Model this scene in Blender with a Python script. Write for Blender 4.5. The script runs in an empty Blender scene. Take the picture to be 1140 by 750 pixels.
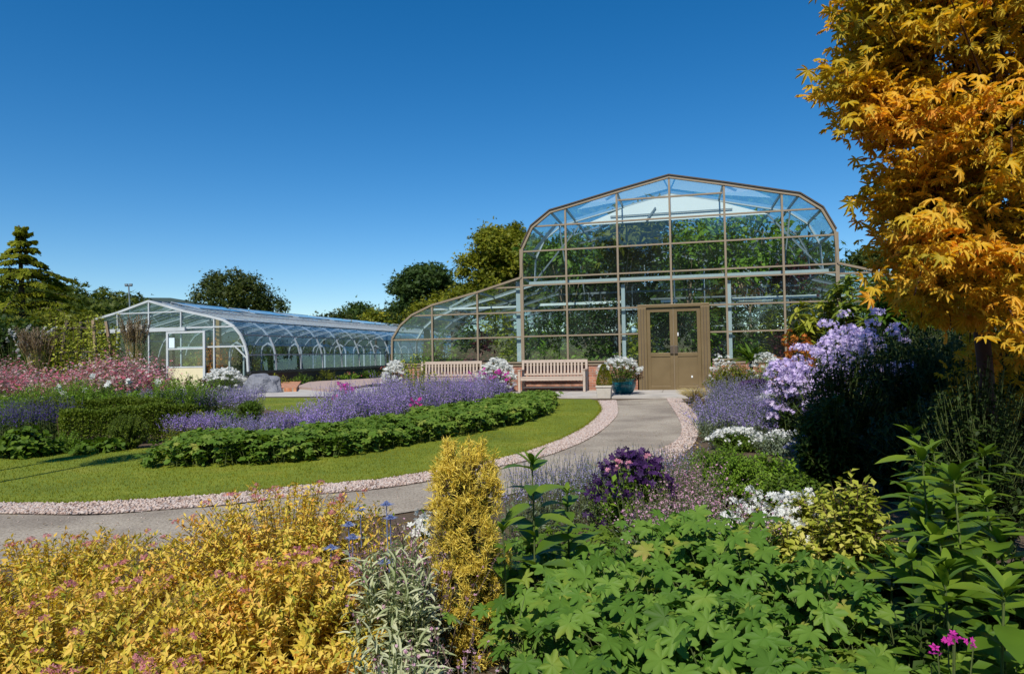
import bpy, math, random
import numpy as np
rng = np.random.default_rng(7)
random.seed(7)
R_ = math.radians
SC = bpy.context.scene
COL = SC.collection

# ------------------------------------------------------------------ camera
F_PX, EYE = 760.0, 1.15
PITCH, ROLL = math.atan(20/760), 0.018
cF = np.array([0, math.cos(PITCH), math.sin(PITCH)])
cU0 = np.array([0, -math.sin(PITCH), math.cos(PITCH)])
cR0 = np.array([1.0, 0, 0])
cU = math.cos(ROLL)*cU0 + math.sin(ROLL)*cR0
cR = math.cos(ROLL)*cR0 - math.sin(ROLL)*cU0
cC = np.array([0, 0, EYE])
cam = bpy.data.cameras.new('camera'); cam.lens = 24; cam.sensor_width = 36; cam.sensor_fit = 'HORIZONTAL'
cam.clip_start = 0.05; cam.clip_end = 6000
camo = bpy.data.objects.new('camera', cam); COL.objects.link(camo)
import mathutils
M = mathutils.Matrix.Identity(4)
for i in range(3):
    M[i][0] = cR[i]; M[i][1] = cU[i]; M[i][2] = -cF[i]; M[i][3] = cC[i]
camo.matrix_world = M
SC.camera = camo

def at(px, py, Y):
    d = cF + (px-570)/F_PX*cR - (py-375)/F_PX*cU
    return cC + d*Y/d[1]
def gp(px, py, z=0.0):
    d = cF + (px-570)/F_PX*cR - (py-375)/F_PX*cU
    return cC + d*(z-EYE)/d[2]

# ------------------------------------------------------------------ light
SUN_AZ = R_(14)      # sun stands behind the camera, a little to the left
SUN_EL = R_(49)
w = bpy.data.worlds.new('World'); SC.world = w; w.use_nodes = True
nt = w.node_tree; nt.nodes.clear()
sky = nt.nodes.new('ShaderNodeTexSky'); sky.sky_type = 'NISHITA'; sky.sun_disc = False
sky.sun_elevation = SUN_EL; sky.sun_rotation = math.pi + SUN_AZ
sky.air_density = 1.0; sky.dust_density = 0.0; sky.ozone_density = 4.0; sky.altitude = 300
bg = nt.nodes.new('ShaderNodeBackground'); bg.inputs[1].default_value = 0.115
wo = nt.nodes.new('ShaderNodeOutputWorld')
hs = nt.nodes.new('ShaderNodeHueSaturation'); hs.inputs['Saturation'].default_value = 1.36; hs.inputs['Value'].default_value = 1.05
nt.links.new(sky.outputs[0], hs.inputs['Color']); nt.links.new(hs.outputs[0], bg.inputs[0]); nt.links.new(bg.outputs[0], wo.inputs[0])
sl = bpy.data.lights.new('sun', 'SUN'); sl.energy = 5.0; sl.angle = R_(0.5); sl.color = (1.0, 0.95, 0.86)
so = bpy.data.objects.new('sun', sl); COL.objects.link(so)
# light travels towards (+sin az, +cos az, -tan el)
dv = mathutils.Vector((math.sin(SUN_AZ)*math.cos(SUN_EL), math.cos(SUN_AZ)*math.cos(SUN_EL), -math.sin(SUN_EL)))
so.rotation_euler = dv.to_track_quat('-Z', 'Y').to_euler()
so.location = (0, -10, 20)
SC.view_settings.view_transform = 'Standard'; SC.view_settings.look = 'None'
SC.view_settings.exposure = 0.0; SC.view_settings.gamma = 1.0
SC.render.engine = 'CYCLES'
SC.cycles.max_bounces = 7; SC.cycles.transparent_max_bounces = 24
SC.cycles.diffuse_bounces = 2; SC.cycles.glossy_bounces = 2; SC.cycles.transmission_bounces = 3
SC.cycles.caustics_reflective = False; SC.cycles.caustics_refractive = False
SC.cycles.use_denoising = True
SC.cycles.sample_clamp_indirect = 6

# ------------------------------------------------------------------ materials
MATS = {}
def newmat(name):
    m = bpy.data.materials.new(name); m.use_nodes = True
    m.node_tree.nodes.clear()
    MATS[name] = m
    return m, m.node_tree
def N(t, kind, **kw):
    n = t.nodes.new(kind)
    for k, v in kw.items(): setattr(n, k, v)
    return n
def ramp(t, cols, pos=None, interp='LINEAR'):
    r = N(t, 'ShaderNodeValToRGB'); e = r.color_ramp.elements
    r.color_ramp.interpolation = interp
    while len(e) < len(cols): e.new(0.5)
    for i, c in enumerate(cols):
        e[i].position = pos[i] if pos else i/(len(cols)-1)
        e[i].color = (*c, 1)
    return r
def leafmat(name, cols, pos=None, trans=0.3, rough=0.55, nscale=3.0, nmix=0.35, spec=0.2, tint=(1.0, 1.0, 0.45)):
    """leaf / petal material: per-leaf random attribute + soft natural patchiness"""
    if trans > 0 and all(c[1] >= c[0]*.88 and c[1] > c[2]*1.5 for c in cols): cols = [(c[0]*1.22+c[1]*.10, c[1]*1.28, c[2]*.62) for c in cols]
    m, t = newmat(name)
    a = N(t, 'ShaderNodeAttribute', attribute_name='rnd')
    tc = N(t, 'ShaderNodeTexCoord'); no = N(t, 'ShaderNodeTexNoise'); no.inputs['Scale'].default_value = nscale
    no.inputs['Detail'].default_value = 3
    t.links.new(tc.outputs['Object'], no.inputs['Vector'])
    mx = N(t, 'ShaderNodeMix'); mx.inputs[0].default_value = nmix
    mr = N(t, 'ShaderNodeMapRange'); mr.inputs[1].default_value = 0.3; mr.inputs[2].default_value = 0.7
    t.links.new(no.outputs[0], mr.inputs[0])
    t.links.new(a.outputs['Fac'], mx.inputs[2]); t.links.new(mr.outputs[0], mx.inputs[3])
    r = ramp(t, cols, pos); t.links.new(mx.outputs[0], r.inputs[0])
    p = N(t, 'ShaderNodeBsdfPrincipled'); p.inputs['Roughness'].default_value = rough
    p.inputs['Specular IOR Level'].default_value = spec
    t.links.new(r.outputs[0], p.inputs['Base Color'])
    o = N(t, 'ShaderNodeOutputMaterial')
    if trans > 0:
        tr = N(t, 'ShaderNodeBsdfTranslucent')
        mc = N(t, 'ShaderNodeMix', data_type='RGBA', blend_type='MULTIPLY'); mc.inputs[0].default_value = 1
        mc.inputs[7].default_value = (tint[0]*1.3, tint[1]*1.3, tint[2]*1.3, 1)
        t.links.new(r.outputs[0], mc.inputs[6]); t.links.new(mc.outputs[2], tr.inputs[0])
        ms = N(t, 'ShaderNodeMixShader'); ms.inputs[0].default_value = trans
        t.links.new(p.outputs[0], ms.inputs[1]); t.links.new(tr.outputs[0], ms.inputs[2])
        t.links.new(ms.outputs[0], o.inputs[0])
    else:
        t.links.new(p.outputs[0], o.inputs[0])
    return m
def surf(name, cols, pos=None, scale=8.0, detail=6, rough=0.8, bump=0.2, bscale=None, metal=0.0, spec=0.4, scale2=None, dark2=None, vor=False, bdist=0.01):
    """painted / stone / earth surfaces: two noises for colour, one for relief"""
    m, t = newmat(name)
    tc = N(t, 'ShaderNodeTexCoord')
    if vor:
        no = N(t, 'ShaderNodeTexVoronoi'); no.inputs['Scale'].default_value = scale; src = no.outputs['Color']
    else:
        no = N(t, 'ShaderNodeTexNoise'); no.inputs['Scale'].default_value = scale; no.inputs['Detail'].default_value = detail; src = no.outputs[0]
    t.links.new(tc.outputs['Object'], no.inputs['Vector'])
    r = ramp(t, cols, pos); t.links.new(src, r.inputs[0])
    colout = r.outputs[0]
    if scale2:
        n2 = N(t, 'ShaderNodeTexNoise'); n2.inputs['Scale'].default_value = scale2; n2.inputs['Detail'].default_value = 5
        t.links.new(tc.outputs['Object'], n2.inputs['Vector'])
        r2 = ramp(t, [dark2, (1, 1, 1)], [0.35, 0.62]); t.links.new(n2.outputs[0], r2.inputs[0])
        mc = N(t, 'ShaderNodeMix', data_type='RGBA', blend_type='MULTIPLY'); mc.inputs[0].default_value = 1
        t.links.new(colout, mc.inputs[6]); t.links.new(r2.outputs[0], mc.inputs[7]); colout = mc.outputs[2]
    p = N(t, 'ShaderNodeBsdfPrincipled'); p.inputs['Roughness'].default_value = rough; p.inputs['Metallic'].default_value = metal
    p.inputs['Specular IOR Level'].default_value = spec
    t.links.new(colout, p.inputs['Base Color'])
    if bump > 0:
        nb = N(t, 'ShaderNodeTexNoise'); nb.inputs['Scale'].default_value = bscale or scale*3; nb.inputs['Detail'].default_value = 4
        t.links.new(tc.outputs['Object'], nb.inputs['Vector'])
        b = N(t, 'ShaderNodeBump'); b.inputs['Strength'].default_value = bump; b.inputs['Distance'].default_value = bdist
        t.links.new(nb.outputs[0], b.inputs['Height']); t.links.new(b.outputs[0], p.inputs['Normal'])
    o = N(t, 'ShaderNodeOutputMaterial'); t.links.new(p.outputs[0], o.inputs[0])
    return m
def glassmat(name, tint, refl=0.10, haze=0.04):
    m, t = newmat(name)
    tr = N(t, 'ShaderNodeBsdfTransparent'); tr.inputs[0].default_value = (*tint, 1)
    gl = N(t, 'ShaderNodeBsdfGlossy'); gl.inputs['Roughness'].default_value = 0.0; gl.inputs[0].default_value = (0.9, 1, 1, 1)
    df = N(t, 'ShaderNodeBsdfDiffuse'); df.inputs[0].default_value = (0.55, 0.66, 0.64, 1)  # pale teal film, imitates the milky reflection on the panes
    lw = N(t, 'ShaderNodeLayerWeight'); lw.inputs[0].default_value = 0.5
    pw = N(t, 'ShaderNodeMath', operation='POWER'); pw.inputs[1].default_value = 5; t.links.new(lw.outputs['Facing'], pw.inputs[0])
    fr = N(t, 'ShaderNodeMath', operation='MULTIPLY_ADD'); fr.inputs[1].default_value = .9; fr.inputs[2].default_value = .04; t.links.new(pw.outputs[0], fr.inputs[0])
    ad = N(t, 'ShaderNodeMath', operation='ADD'); ad.inputs[1].default_value = refl; ad.use_clamp = True
    t.links.new(fr.outputs[0], ad.inputs[0])
    tc = N(t, 'ShaderNodeTexCoord'); no = N(t, 'ShaderNodeTexNoise'); no.inputs['Scale'].default_value = 1.3; no.inputs['Detail'].default_value = 5
    t.links.new(tc.outputs['Object'], no.inputs['Vector'])
    mr = N(t, 'ShaderNodeMapRange'); mr.inputs[1].default_value = 0.35; mr.inputs[2].default_value = 0.75
    mr.inputs[3].default_value = haze*0.3; mr.inputs[4].default_value = haze*2.2
    t.links.new(no.outputs[0], mr.inputs[0])
    m1 = N(t, 'ShaderNodeMixShader'); t.links.new(mr.outputs[0], m1.inputs[0]); t.links.new(tr.outputs[0], m1.inputs[1]); t.links.new(df.outputs[0], m1.inputs[2])
    m2 = N(t, 'ShaderNodeMixShader'); t.links.new(ad.outputs[0], m2.inputs[0]); t.links.new(m1.outputs[0], m2.inputs[1]); t.links.new(gl.outputs[0], m2.inputs[2])
    o = N(t, 'ShaderNodeOutputMaterial'); t.links.new(m2.outputs[0], o.inputs[0])
    return m
def brickmat(name, c1, c2, mort, scale=1.0, flat=False):
    m, t = newmat(name)
    tc = N(t, 'ShaderNodeTexCoord'); sp = N(t, 'ShaderNodeSeparateXYZ'); cb = N(t, 'ShaderNodeCombineXYZ')
    t.links.new(tc.outputs['Object'], sp.inputs[0]); t.links.new(sp.outputs[0], cb.inputs[0])
    t.links.new(sp.outputs[1 if flat else 2], cb.inputs[1])
    b = N(t, 'ShaderNodeTexBrick'); b.inputs['Color1'].default_value = (*c1, 1); b.inputs['Color2'].default_value = (*c2, 1)
    b.inputs['Mortar'].default_value = (*mort, 1); b.inputs['Scale'].default_value = scale
    b.inputs['Mortar Size'].default_value = 0.006; b.inputs['Brick Width'].default_value = 0.225; b.inputs['Row Height'].default_value = 0.075
    t.links.new(cb.outputs[0], b.inputs['Vector'])
    no = N(t, 'ShaderNodeTexNoise'); no.inputs['Scale'].default_value = 6; no.inputs['Detail'].default_value = 6
    t.links.new(tc.outputs['Object'], no.inputs['Vector'])
    r = ramp(t, [(0.55, 0.55, 0.55), (1.2, 1.15, 1.1)], [0.3, 0.7]); t.links.new(no.outputs[0], r.inputs[0])
    mc = N(t, 'ShaderNodeMix', data_type='RGBA', blend_type='MULTIPLY'); mc.inputs[0].default_value = 1
    t.links.new(b.outputs[0], mc.inputs[6]); t.links.new(r.outputs[0], mc.inputs[7])
    p = N(t, 'ShaderNodeBsdfPrincipled'); p.inputs['Roughness'].default_value = 0.85
    t.links.new(mc.outputs[2], p.inputs['Base Color'])
    bp = N(t, 'ShaderNodeBump'); bp.inputs['Strength'].default_value = 0.5; bp.inputs['Distance'].default_value = 0.01; bp.invert = True
    t.links.new(b.outputs['Fac'], bp.inputs['Height']); t.links.new(bp.outputs[0], p.inputs['Normal'])
    o = N(t, 'ShaderNodeOutputMaterial'); t.links.new(p.outputs[0], o.inputs[0])
    return m

# ------------------------------------------------------------------ mesh helpers
def tag(o, label=None, cat=None, group=None, kind=None):
    if label: o['label'] = label
    if cat: o['category'] = cat
    if group: o['group'] = group
    if kind: o['kind'] = kind
    return o
def empty(name, loc, rz=0.0, label=None, cat=None, group=None, kind=None):
    o = bpy.data.objects.new(name, None); COL.objects.link(o)
    o.location = loc; o.rotation_euler = (0, 0, rz); o.empty_display_size = 0.2
    return tag(o, label, cat, group, kind)
def mesh_np(name, V, counts, loops, mat, parent=None, rnd=None, smooth=False):
    me = bpy.data.meshes.new(name)
    V = np.ascontiguousarray(V, dtype=np.float32); counts = np.asarray(counts, dtype=np.int32); loops = np.asarray(loops, dtype=np.int32)
    me.vertices.add(len(V)); me.vertices.foreach_set('co', V.ravel())
    me.loops.add(len(loops)); me.loops.foreach_set('vertex_index', loops)
    me.polygons.add(len(counts))
    st = np.zeros(len(counts), dtype=np.int32); st[1:] = np.cumsum(counts)[:-1]
    me.polygons.foreach_set('loop_start', st); me.polygons.foreach_set('loop_total', counts)
    if smooth: me.polygons.foreach_set('use_smooth', np.ones(len(counts), dtype=bool))
    me.update(calc_edges=True); me.validate()
    if rnd is not None:
        a = me.attributes.new('rnd', 'FLOAT', 'FACE'); a.data.foreach_set('value', np.asarray(rnd, dtype=np.float32))
    if mat: me.materials.append(mat)
    o = bpy.data.objects.new(name, me); COL.objects.link(o)
    if parent: o.parent = parent
    return o
def unit(a):
    a = np.asarray(a, dtype=float); l = np.linalg.norm(a, axis=-1, keepdims=True); l[l == 0] = 1
    return a/l
def rv(n): return unit(rng.normal(size=(n, 3)))

class Leaves:
    """collects many copies of small templates into ONE mesh"""
    def __init__(s): s.V = []; s.C = []; s.L = []; s.R = []; s.nv = 0
    def add(s, tpl, P, A, Nn, size, rnd=None, wid=None):
        TV, TF = tpl
        P = np.atleast_2d(np.asarray(P, float)); n = len(P)
        if n == 0: return s
        A = unit(np.broadcast_to(A, (n, 3))); Nn = np.broadcast_to(Nn, (n, 3)) + rng.normal(size=(n, 3))*1e-4
        B = unit(np.cross(A, Nn)); Nn = np.cross(B, A)
        size = np.broadcast_to(size, (n,)).astype(float)
        wd = np.ones(n) if wid is None else np.broadcast_to(wid, (n,))
        v = P[:, None, :] + size[:, None, None]*(TV[None, :, 0, None]*wd[:, None, None]*B[:, None, :] + TV[None, :, 1, None]*A[:, None, :] + TV[None, :, 2, None]*Nn[:, None, :])
        k = len(TV)
        off = s.nv + np.arange(n)*k
        cnt = np.array([len(f) for f in TF]); lp = np.concatenate([np.array(f) for f in TF])
        s.V.append(v.reshape(-1, 3)); s.C.append(np.tile(cnt, n)); s.L.append((off[:, None] + lp[None, :]).ravel())
        if rnd is None: rnd = rng.random(n)
        s.R.append(np.repeat(rnd, len(TF))); s.nv += n*k
        return s
    def raw(s, V, C, L, r=0.5):
        V = np.asarray(V, float).reshape(-1, 3)
        s.V.append(V); s.C.append(np.asarray(C)); s.L.append(np.asarray(L)+s.nv); s.R.append(np.full(len(C), r)); s.nv += len(V)
        return s
    def build(s, name, mat, parent=None, smooth=False):
        return mesh_np(name, np.concatenate(s.V), np.concatenate(s.C), np.concatenate(s.L), mat, parent, np.concatenate(s.R), smooth)

# leaf templates: x across, y along, z off the blade
def T(v, f): return (np.array(v, float), f)
LANCE = T([(0,0,0), (0,.5,-.03), (0,1,-.14), (-.16,.42,.05), (.16,.42,.05)], [(0,4,2,1), (0,1,2,3)])
OVAL = T([(0,0,0), (0,.5,-.04), (0,1,-.12), (-.27,.5,.05), (.27,.5,.05)], [(0,4,2,1), (0,1,2,3)])
ROUND = T([(0,0,0), (-.42,.3,.06), (-.38,.8,.04), (0,1,-.06), (.38,.8,.04), (.42,.3,.06), (0,.5,-.05)], [(0,6,2,1), (6,3,2), (0,5,4,6), (6,4,3)])
CARD = T([(-.5,0,0), (.5,0,0), (.38,.9,.12), (-.38,.9,-.05)], [(0,1,2,3)])
RAG = T([(0,0,0), (-.5,.25,.1), (-.12,.35,0), (-.4,.8,-.05), (0,.55,.03), (.1,1,.05), (.15,.5,0), (.55,.6,.12), (.2,.2,0)], [(0,2,1), (0,4,3,2), (0,6,5,4), (0,8,7,6)])
NEEDLE = T([(-.05,0,0), (.05,0,0), (0,1,0)], [(0,1,2)])
BLADE = T([(-.03,0,0), (.03,0,0), (.026,.4,-.02), (-.026,.4,-.02), (.018,.75,-.14), (-.018,.75,-.14), (0,1,-.36)], [(0,1,2,3), (3,2,4,5), (5,4,6)])
PETAL = T([(0,0,0), (-.3,.6,.08), (0,1,.02), (.3,.6,.08)], [(0,3,2,1)])
def longleaf(w=.17, droop=.35, seg=6):
    V, Fc = [], []
    for i in range(seg+1):
        t = i/seg; ww = w*math.sin(math.pi*min(1, (t*.92+.04)))**.8*(1.15-.35*t); z = -droop*t*t
        if i == seg: ww = .004
        V += [(-ww, t, z+.35*ww), (0, t, z), (ww, t, z+.35*ww)]
    for i in range(seg):
        a = i*3; Fc += [(a, a+1, a+4, a+3), (a+1, a+2, a+5, a+4)]
    return T(V, Fc)
LONG = longleaf()
def flower(k=5, pw=.34, cup=.15):
    V = [(0,0,0)]; Fc = []
    for i in range(k):
        a = 2*math.pi*i/k
        def P(r, da, z): return (r*math.sin(a+da), r*math.cos(a+da), z)
        b = len(V); V += [P(.6, -pw, cup*.6), P(1, 0, cup), P(.6, pw, cup*.6)]
        Fc.append((0, b+2, b+1, b))
    return T(V, Fc)
FLOWER5 = flower(5, .5, .2); DAISY = flower(9, .22, .12); STAR4 = flower(4, .5, .3)
def palm(lobes=5, spread=2.4, notch=.42, tooth=.12, narrow=.5, curl=.12, basez=0.0):
    """lobed leaf, stalk at the origin, middle lobe along +y"""
    V = [(0,0,0)]; pts = []
    n = lobes; step = spread*2/(n-1)
    for i in range(n):
        a = -spread + i*step
        L = 1.0 - .42*(abs(a)/spread)**1.3
        h = step*.5*narrow
        if i == 0: pts.append((a-step*.5, notch*.45, .02))
        pts += [(a-h*.95, L*.60, .03), (a-h*.55, L*.66+tooth*.2, .0), (a-h*.5, L*.84, -.02), (a, L, -curl), (a+h*.5, L*.84, -.02), (a+h*.55, L*.66+tooth*.2, .0), (a+h*.95, L*.60, .03)]
        pts.append((a+step*.5, notch*(L if i < n-1 else .45), .05))
    for a, r, z in pts: V.append((r*math.sin(a), r*math.cos(a), z))
    m = len(pts)
    return T(V, [(0, i+2, i+1) for i in range(m-1)])
GERAN = palm(7, 2.5, .52, .40, .96, .10)
MAPLE = palm(7, 2.0, .30, .10, .55, .22)

def bez(P0, P1, P2, t):
    t = np.asarray(t)[..., None]
    return (1-t)**2*P0[:, None, :] + 2*t*(1-t)*P1[:, None, :] + t*t*P2[:, None, :]
def bezd(P0, P1, P2, t):
    t = np.asarray(t)[..., None]
    return unit(2*(1-t)*(P1-P0)[:, None, :] + 2*t*(P2-P1)[:, None, :])
def tubes(L, P0, P1, P2, r0, r1, seg=4, sides=3):
    """stems: tapered tubes along quadratic curves, into collector L"""
    n = len(P0); ts = np.linspace(0, 1, seg+1); tt = np.broadcast_to(ts, (n, seg+1))
    P = bez(P0, P1, P2, tt); D = bezd(P0, P1, P2, tt)
    ref = np.where(np.abs(D[..., 2:3]) > .9, np.array([1., 0, 0]), np.array([0, 0, 1.]))
    X = unit(np.cross(D, ref)); Yv = np.cross(D, X)
    r = (np.broadcast_to(r0, (n,))[:, None]*(1-ts) + np.broadcast_to(r1, (n,))[:, None]*ts)[..., None]
    ring = []
    for k in range(sides):
        a = 2*math.pi*k/sides; ring.append(P + r*(math.cos(a)*X + math.sin(a)*Yv))
    V = np.stack(ring, axis=2)  # n, seg+1, sides, 3
    base = (np.arange(n)*(seg+1)*sides)[:, None, None]
    i = (np.arange(seg)*sides)[None, :, None]; k = np.arange(sides)[None, None, :]; k2 = (k+1) % sides
    q = np.stack([base+i+k, base+i+k2, base+i+sides+k2, base+i+sides+k], axis=-1).reshape(-1, 4)
    L.V.append(V.reshape(-1, 3)); L.C.append(np.full(len(q), 4)); L.L.append(q.ravel()+L.nv); L.R.append(np.repeat(rng.random(n), seg*sides)); L.nv += n*(seg+1)*sides

def leaves_on(L, P0, P1, P2, K, tpl, size, t0=.3, t1=1.0, up=.5, jit=.3, taper=.3, wid=None, face_up=1.0, power=1.0):
    """K leaves on each stem, spiralling; up = how much they point along the stem"""
    n = len(P0); t = t0 + (t1-t0)*(np.linspace(0, 1, K)[None, :]**power) + rng.normal(size=(n, K))*.5*(t1-t0)/K
    t = np.clip(t, 0, 1)
    P = bez(P0, P1, P2, t).reshape(-1, 3); D = bezd(P0, P1, P2, t).reshape(-1, 3)
    ang = (np.arange(K)[None, :]*2.4 + rng.random((n, 1))*6.28 + rng.normal(size=(n, K))*.3).reshape(-1)
    ref = np.where(np.abs(D[:, 2:3]) > .95, np.array([1., 0, 0]), np.array([0, 0, 1.]))
    X = unit(np.cross(D, ref)); Yv = np.cross(D, X)
    out = np.cos(ang)[:, None]*X + np.sin(ang)[:, None]*Yv
    A = unit(out + D*up + rng.normal(size=(n*K, 3))*jit)
    Nn = D*.6 + np.array([0, 0, face_up]) + rng.normal(size=(n*K, 3))*jit
    s = size*(1 - taper*(t.reshape(-1)-t0)/(t1-t0+1e-6))*rng.uniform(.7, 1.25, n*K)
    L.add(tpl, P, A, Nn, s, wid=wid)
def inpoly(poly, n):
    """n random points inside polygon"""
    poly = np.array(poly, float); lo, hi = poly.min(0), poly.max(0); out = []
    got = 0
    while got < n:
        p = lo + (hi-lo)*rng.random((n*2, 2)); ins = pin(poly, p)
        out.append(p[ins]); got += ins.sum()
    return np.concatenate(out)[:n]
def pin(poly, p):
    poly = np.asarray(poly, float); x, y = p[:, 0], p[:, 1]; ins = np.zeros(len(p), bool); j = len(poly)-1
    for i in range(len(poly)):
        xi, yi = poly[i]; xj, yj = poly[j]
        c = ((yi > y) != (yj > y)) & (x < (xj-xi)*(y-yi)/(yj-yi+1e-12)+xi)
        ins ^= c; j = i
    return ins
def area(poly):
    p = np.array(poly); x, y = p[:, 0], p[:, 1]; return abs(np.dot(x, np.roll(y, 1))-np.dot(y, np.roll(x, 1)))/2

class MB:
    """boxes, bars and lathes collected into ONE mesh (hard surfaces)"""
    def __init__(s): s.v = []; s.f = []
    def box(s, x0, x1, y0, y1, z0, z1):
        b = len(s.v); s.v += [(x0,y0,z0),(x1,y0,z0),(x1,y1,z0),(x0,y1,z0),(x0,y0,z1),(x1,y0,z1),(x1,y1,z1),(x0,y1,z1)]
        s.f += [(b,b+3,b+2,b+1),(b+4,b+5,b+6,b+7),(b,b+1,b+5,b+4),(b+1,b+2,b+6,b+5),(b+2,b+3,b+7,b+6),(b+3,b,b+4,b+7)]
        return s
    def bar(s, p, q, wdt, dep, up=(0,0,1)):
        p, q = mathutils.Vector(p), mathutils.Vector(q); d = (q-p).normalized(); u = mathutils.Vector(up)
        if abs(d.dot(u)) > .98: u = mathutils.Vector((0,1,0))
        x = d.cross(u).normalized(); u = x.cross(d).normalized(); b = len(s.v)
        for c in (p, q):
            for a, e in ((-1,-1),(1,-1),(1,1),(-1,1)): s.v.append(tuple(c + x*a*wdt/2 + u*e*dep/2))
        s.f += [(b,b+1,b+2,b+3),(b+4,b+7,b+6,b+5)] + [(b+i,b+4+i,b+4+(i+1)%4,b+(i+1)%4) for i in range(4)]
        return s
    def lathe(s, prof, seg=24, c=(0,0,0)):
        b = len(s.v); n = len(prof)
        for r, z in prof:
            for k in range(seg):
                a = 2*math.pi*k/seg; s.v.append((c[0]+r*math.cos(a), c[1]+r*math.sin(a), c[2]+z))
        for i in range(n-1):
            for k in range(seg): s.f.append((b+i*seg+k, b+i*seg+(k+1)%seg, b+(i+1)*seg+(k+1)%seg, b+(i+1)*seg+k))
        s.f.append(tuple(b+k for k in range(seg))[::-1]); s.f.append(tuple(b+(n-1)*seg+k for k in range(seg)))
        return s
    def poly(s, pts):
        b = len(s.v); s.v += [tuple(p) for p in pts]; s.f.append(tuple(range(b, b+len(pts)))); return s
    def prism(s, pts, z0, z1):
        b = len(s.v); n = len(pts)
        s.v += [(x, y, z0) for x, y in pts] + [(x, y, z1) for x, y in pts]
        s.f.append(tuple(range(b, b+n))[::-1]); s.f.append(tuple(range(b+n, b+2*n)))
        s.f += [(b+i, b+(i+1)%n, b+n+(i+1)%n, b+n+i) for i in range(n)]
        return s
    def build(s, name, mat, parent=None, bevel=0, smooth=False):
        me = bpy.data.meshes.new(name); me.from_pydata(s.v, [], s.f); me.update()
        if mat: me.materials.append(mat)
        if smooth: me.polygons.foreach_set('use_smooth', [True]*len(me.polygons))
        o = bpy.data.objects.new(name, me); COL.objects.link(o)
        if parent: o.parent = parent
        if bevel:
            m = o.modifiers.new('bevel', 'BEVEL'); m.width = bevel; m.segments = 2; m.limit_method = 'ANGLE'
        return o
def copy_tree(o, parent=None):
    c = o.copy(); COL.objects.link(c); c.parent = parent
    for ch in o.children: copy_tree(ch, c)
    return c
def smoothline(pts, n=8):
    P = np.array(pts, float); out = []
    for i in range(len(P)-1):
        p0 = P[max(i-1, 0)]; p1 = P[i]; p2 = P[i+1]; p3 = P[min(i+2, len(P)-1)]
        for t in np.linspace(0, 1, n, endpoint=False):
            out.append(.5*((2*p1)+(p2-p0)*t+(2*p0-5*p1+4*p2-p3)*t*t+(3*p1-p0-3*p2+p3)*t**3))
    out.append(P[-1]); return np.array(out)

# ================================================================== the setting
G2 = lambda l: [tuple(gp(*q)[:2]) for q in l]
soil = surf('soil', [(.045,.03,.018), (.11,.075,.045), (.06,.04,.025)], scale=5, bump=.9, bscale=30, bdist=.03, rough=.95)
meadow = surf('meadow', [(.05,.075,.02), (.09,.12,.035), (.075,.07,.03)], scale=.05, bump=.3, rough=.95, scale2=.6, dark2=(.7,.75,.7))
turf = surf('turf', [(.125,.165,.010), (.185,.225,.013), (.29,.26,.035)], [.3,.55,.78], scale=.9, bump=.6, bscale=120, bdist=.01, rough=.9, scale2=7, dark2=(.74,.82,.7))
tar = surf('tarmac', [(.24,.195,.14), (.38,.325,.25), (.52,.45,.35)], [.3,.5,.75], scale=60, bump=.5, bscale=160, bdist=.006, rough=.9, scale2=1.1, dark2=(.62,.60,.60))
grav = surf('gravel_bed', [(.28,.19,.155), (.46,.35,.295), (.38,.30,.26)], scale=45, bump=1.0, bscale=60, bdist=.02, rough=.9, vor=False)
paving = surf('paving', [(.42,.38,.34), (.50,.46,.41), (.38,.35,.31)], scale=4, bump=.15, bscale=60, rough=.85, scale2=1.5, dark2=(.8,.79,.77))
pinkpave = surf('pink_paving', [(.33,.235,.19), (.42,.31,.26), (.37,.28,.235)], scale=5, bump=.2, bscale=50, rough=.85)

o = MB().poly([(-900,-60,-.012), (900,-60,-.012), (900,3000,-.012), (-900,3000,-.012)]).build('ground', meadow); tag(o, kind='structure')
o = MB().poly([(-20,-5,-.006), (16,-5,-.006), (16,19.0,-.006), (-20,24,-.006)]).build('garden_soil', soil); tag(o, kind='structure')

lawn_out = smoothline(G2([(0,560.5),(55,561.3),(110,559.8),(184,555),(258,550),(331,542),(420,534.7),(480,525),(560,510.5),(602,498),(634,485),(654.7,472.6),(667.4,460),(668.4,453.7),(664,446.6)]))
grav_out = smoothline(G2([(0,572.4),(55,573.5),(110,573.5),(184,568),(258,562.4),(331,553),(420,545),(490,534),(560,519),(602,510),(644,494.7),(669.5,480),(684,466.5),(688,458),(686,446)]))
WL = [(-9.5, 6.6), (-7.2, 5.95)]
lawn_out = np.array([(-12.0, 7.6)]+WL+[tuple(p) for p in lawn_out]); grav_out = np.array([(-12.0, 7.05)]+[(-9.6, 6.15), (-7.2, 5.5)]+[tuple(p) for p in grav_out])
lawn_in = [(1.9,17.0), (-.5,17.6), (-4,19.2), (-7.6,20.2), (-7.0,17.5), (-3.6,13), (-3.3,10.2), (-4.1,8.95), (-5.6,8.95), (-7.2,9.0), (-12,10.5)]
lawn_poly = [tuple(p) for p in lawn_out] + lawn_in
o = MB().prism(lawn_poly, -.02, .022).build('lawn', turf); tag(o, kind='structure')
path_right = smoothline([(3.84,17.16), (3.6,14.2), (3.3,12.0), (2.85,10.3), (2.2,8.9), (1.3,7.4), (.3,6.0), (-1.0,4.95), (-2.7,4.0), (-4.6,3.6), (-7.2,3.8), (-12,5.2)])
o = MB().poly([(x,y,.004) for x,y in list(grav_out)[::-1]] [::-1] + [(x,y,.004) for x,y in path_right]).build('path', tar); tag(o, kind='structure')
gl = MB(); a_, b_ = lawn_out, grav_out
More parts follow.
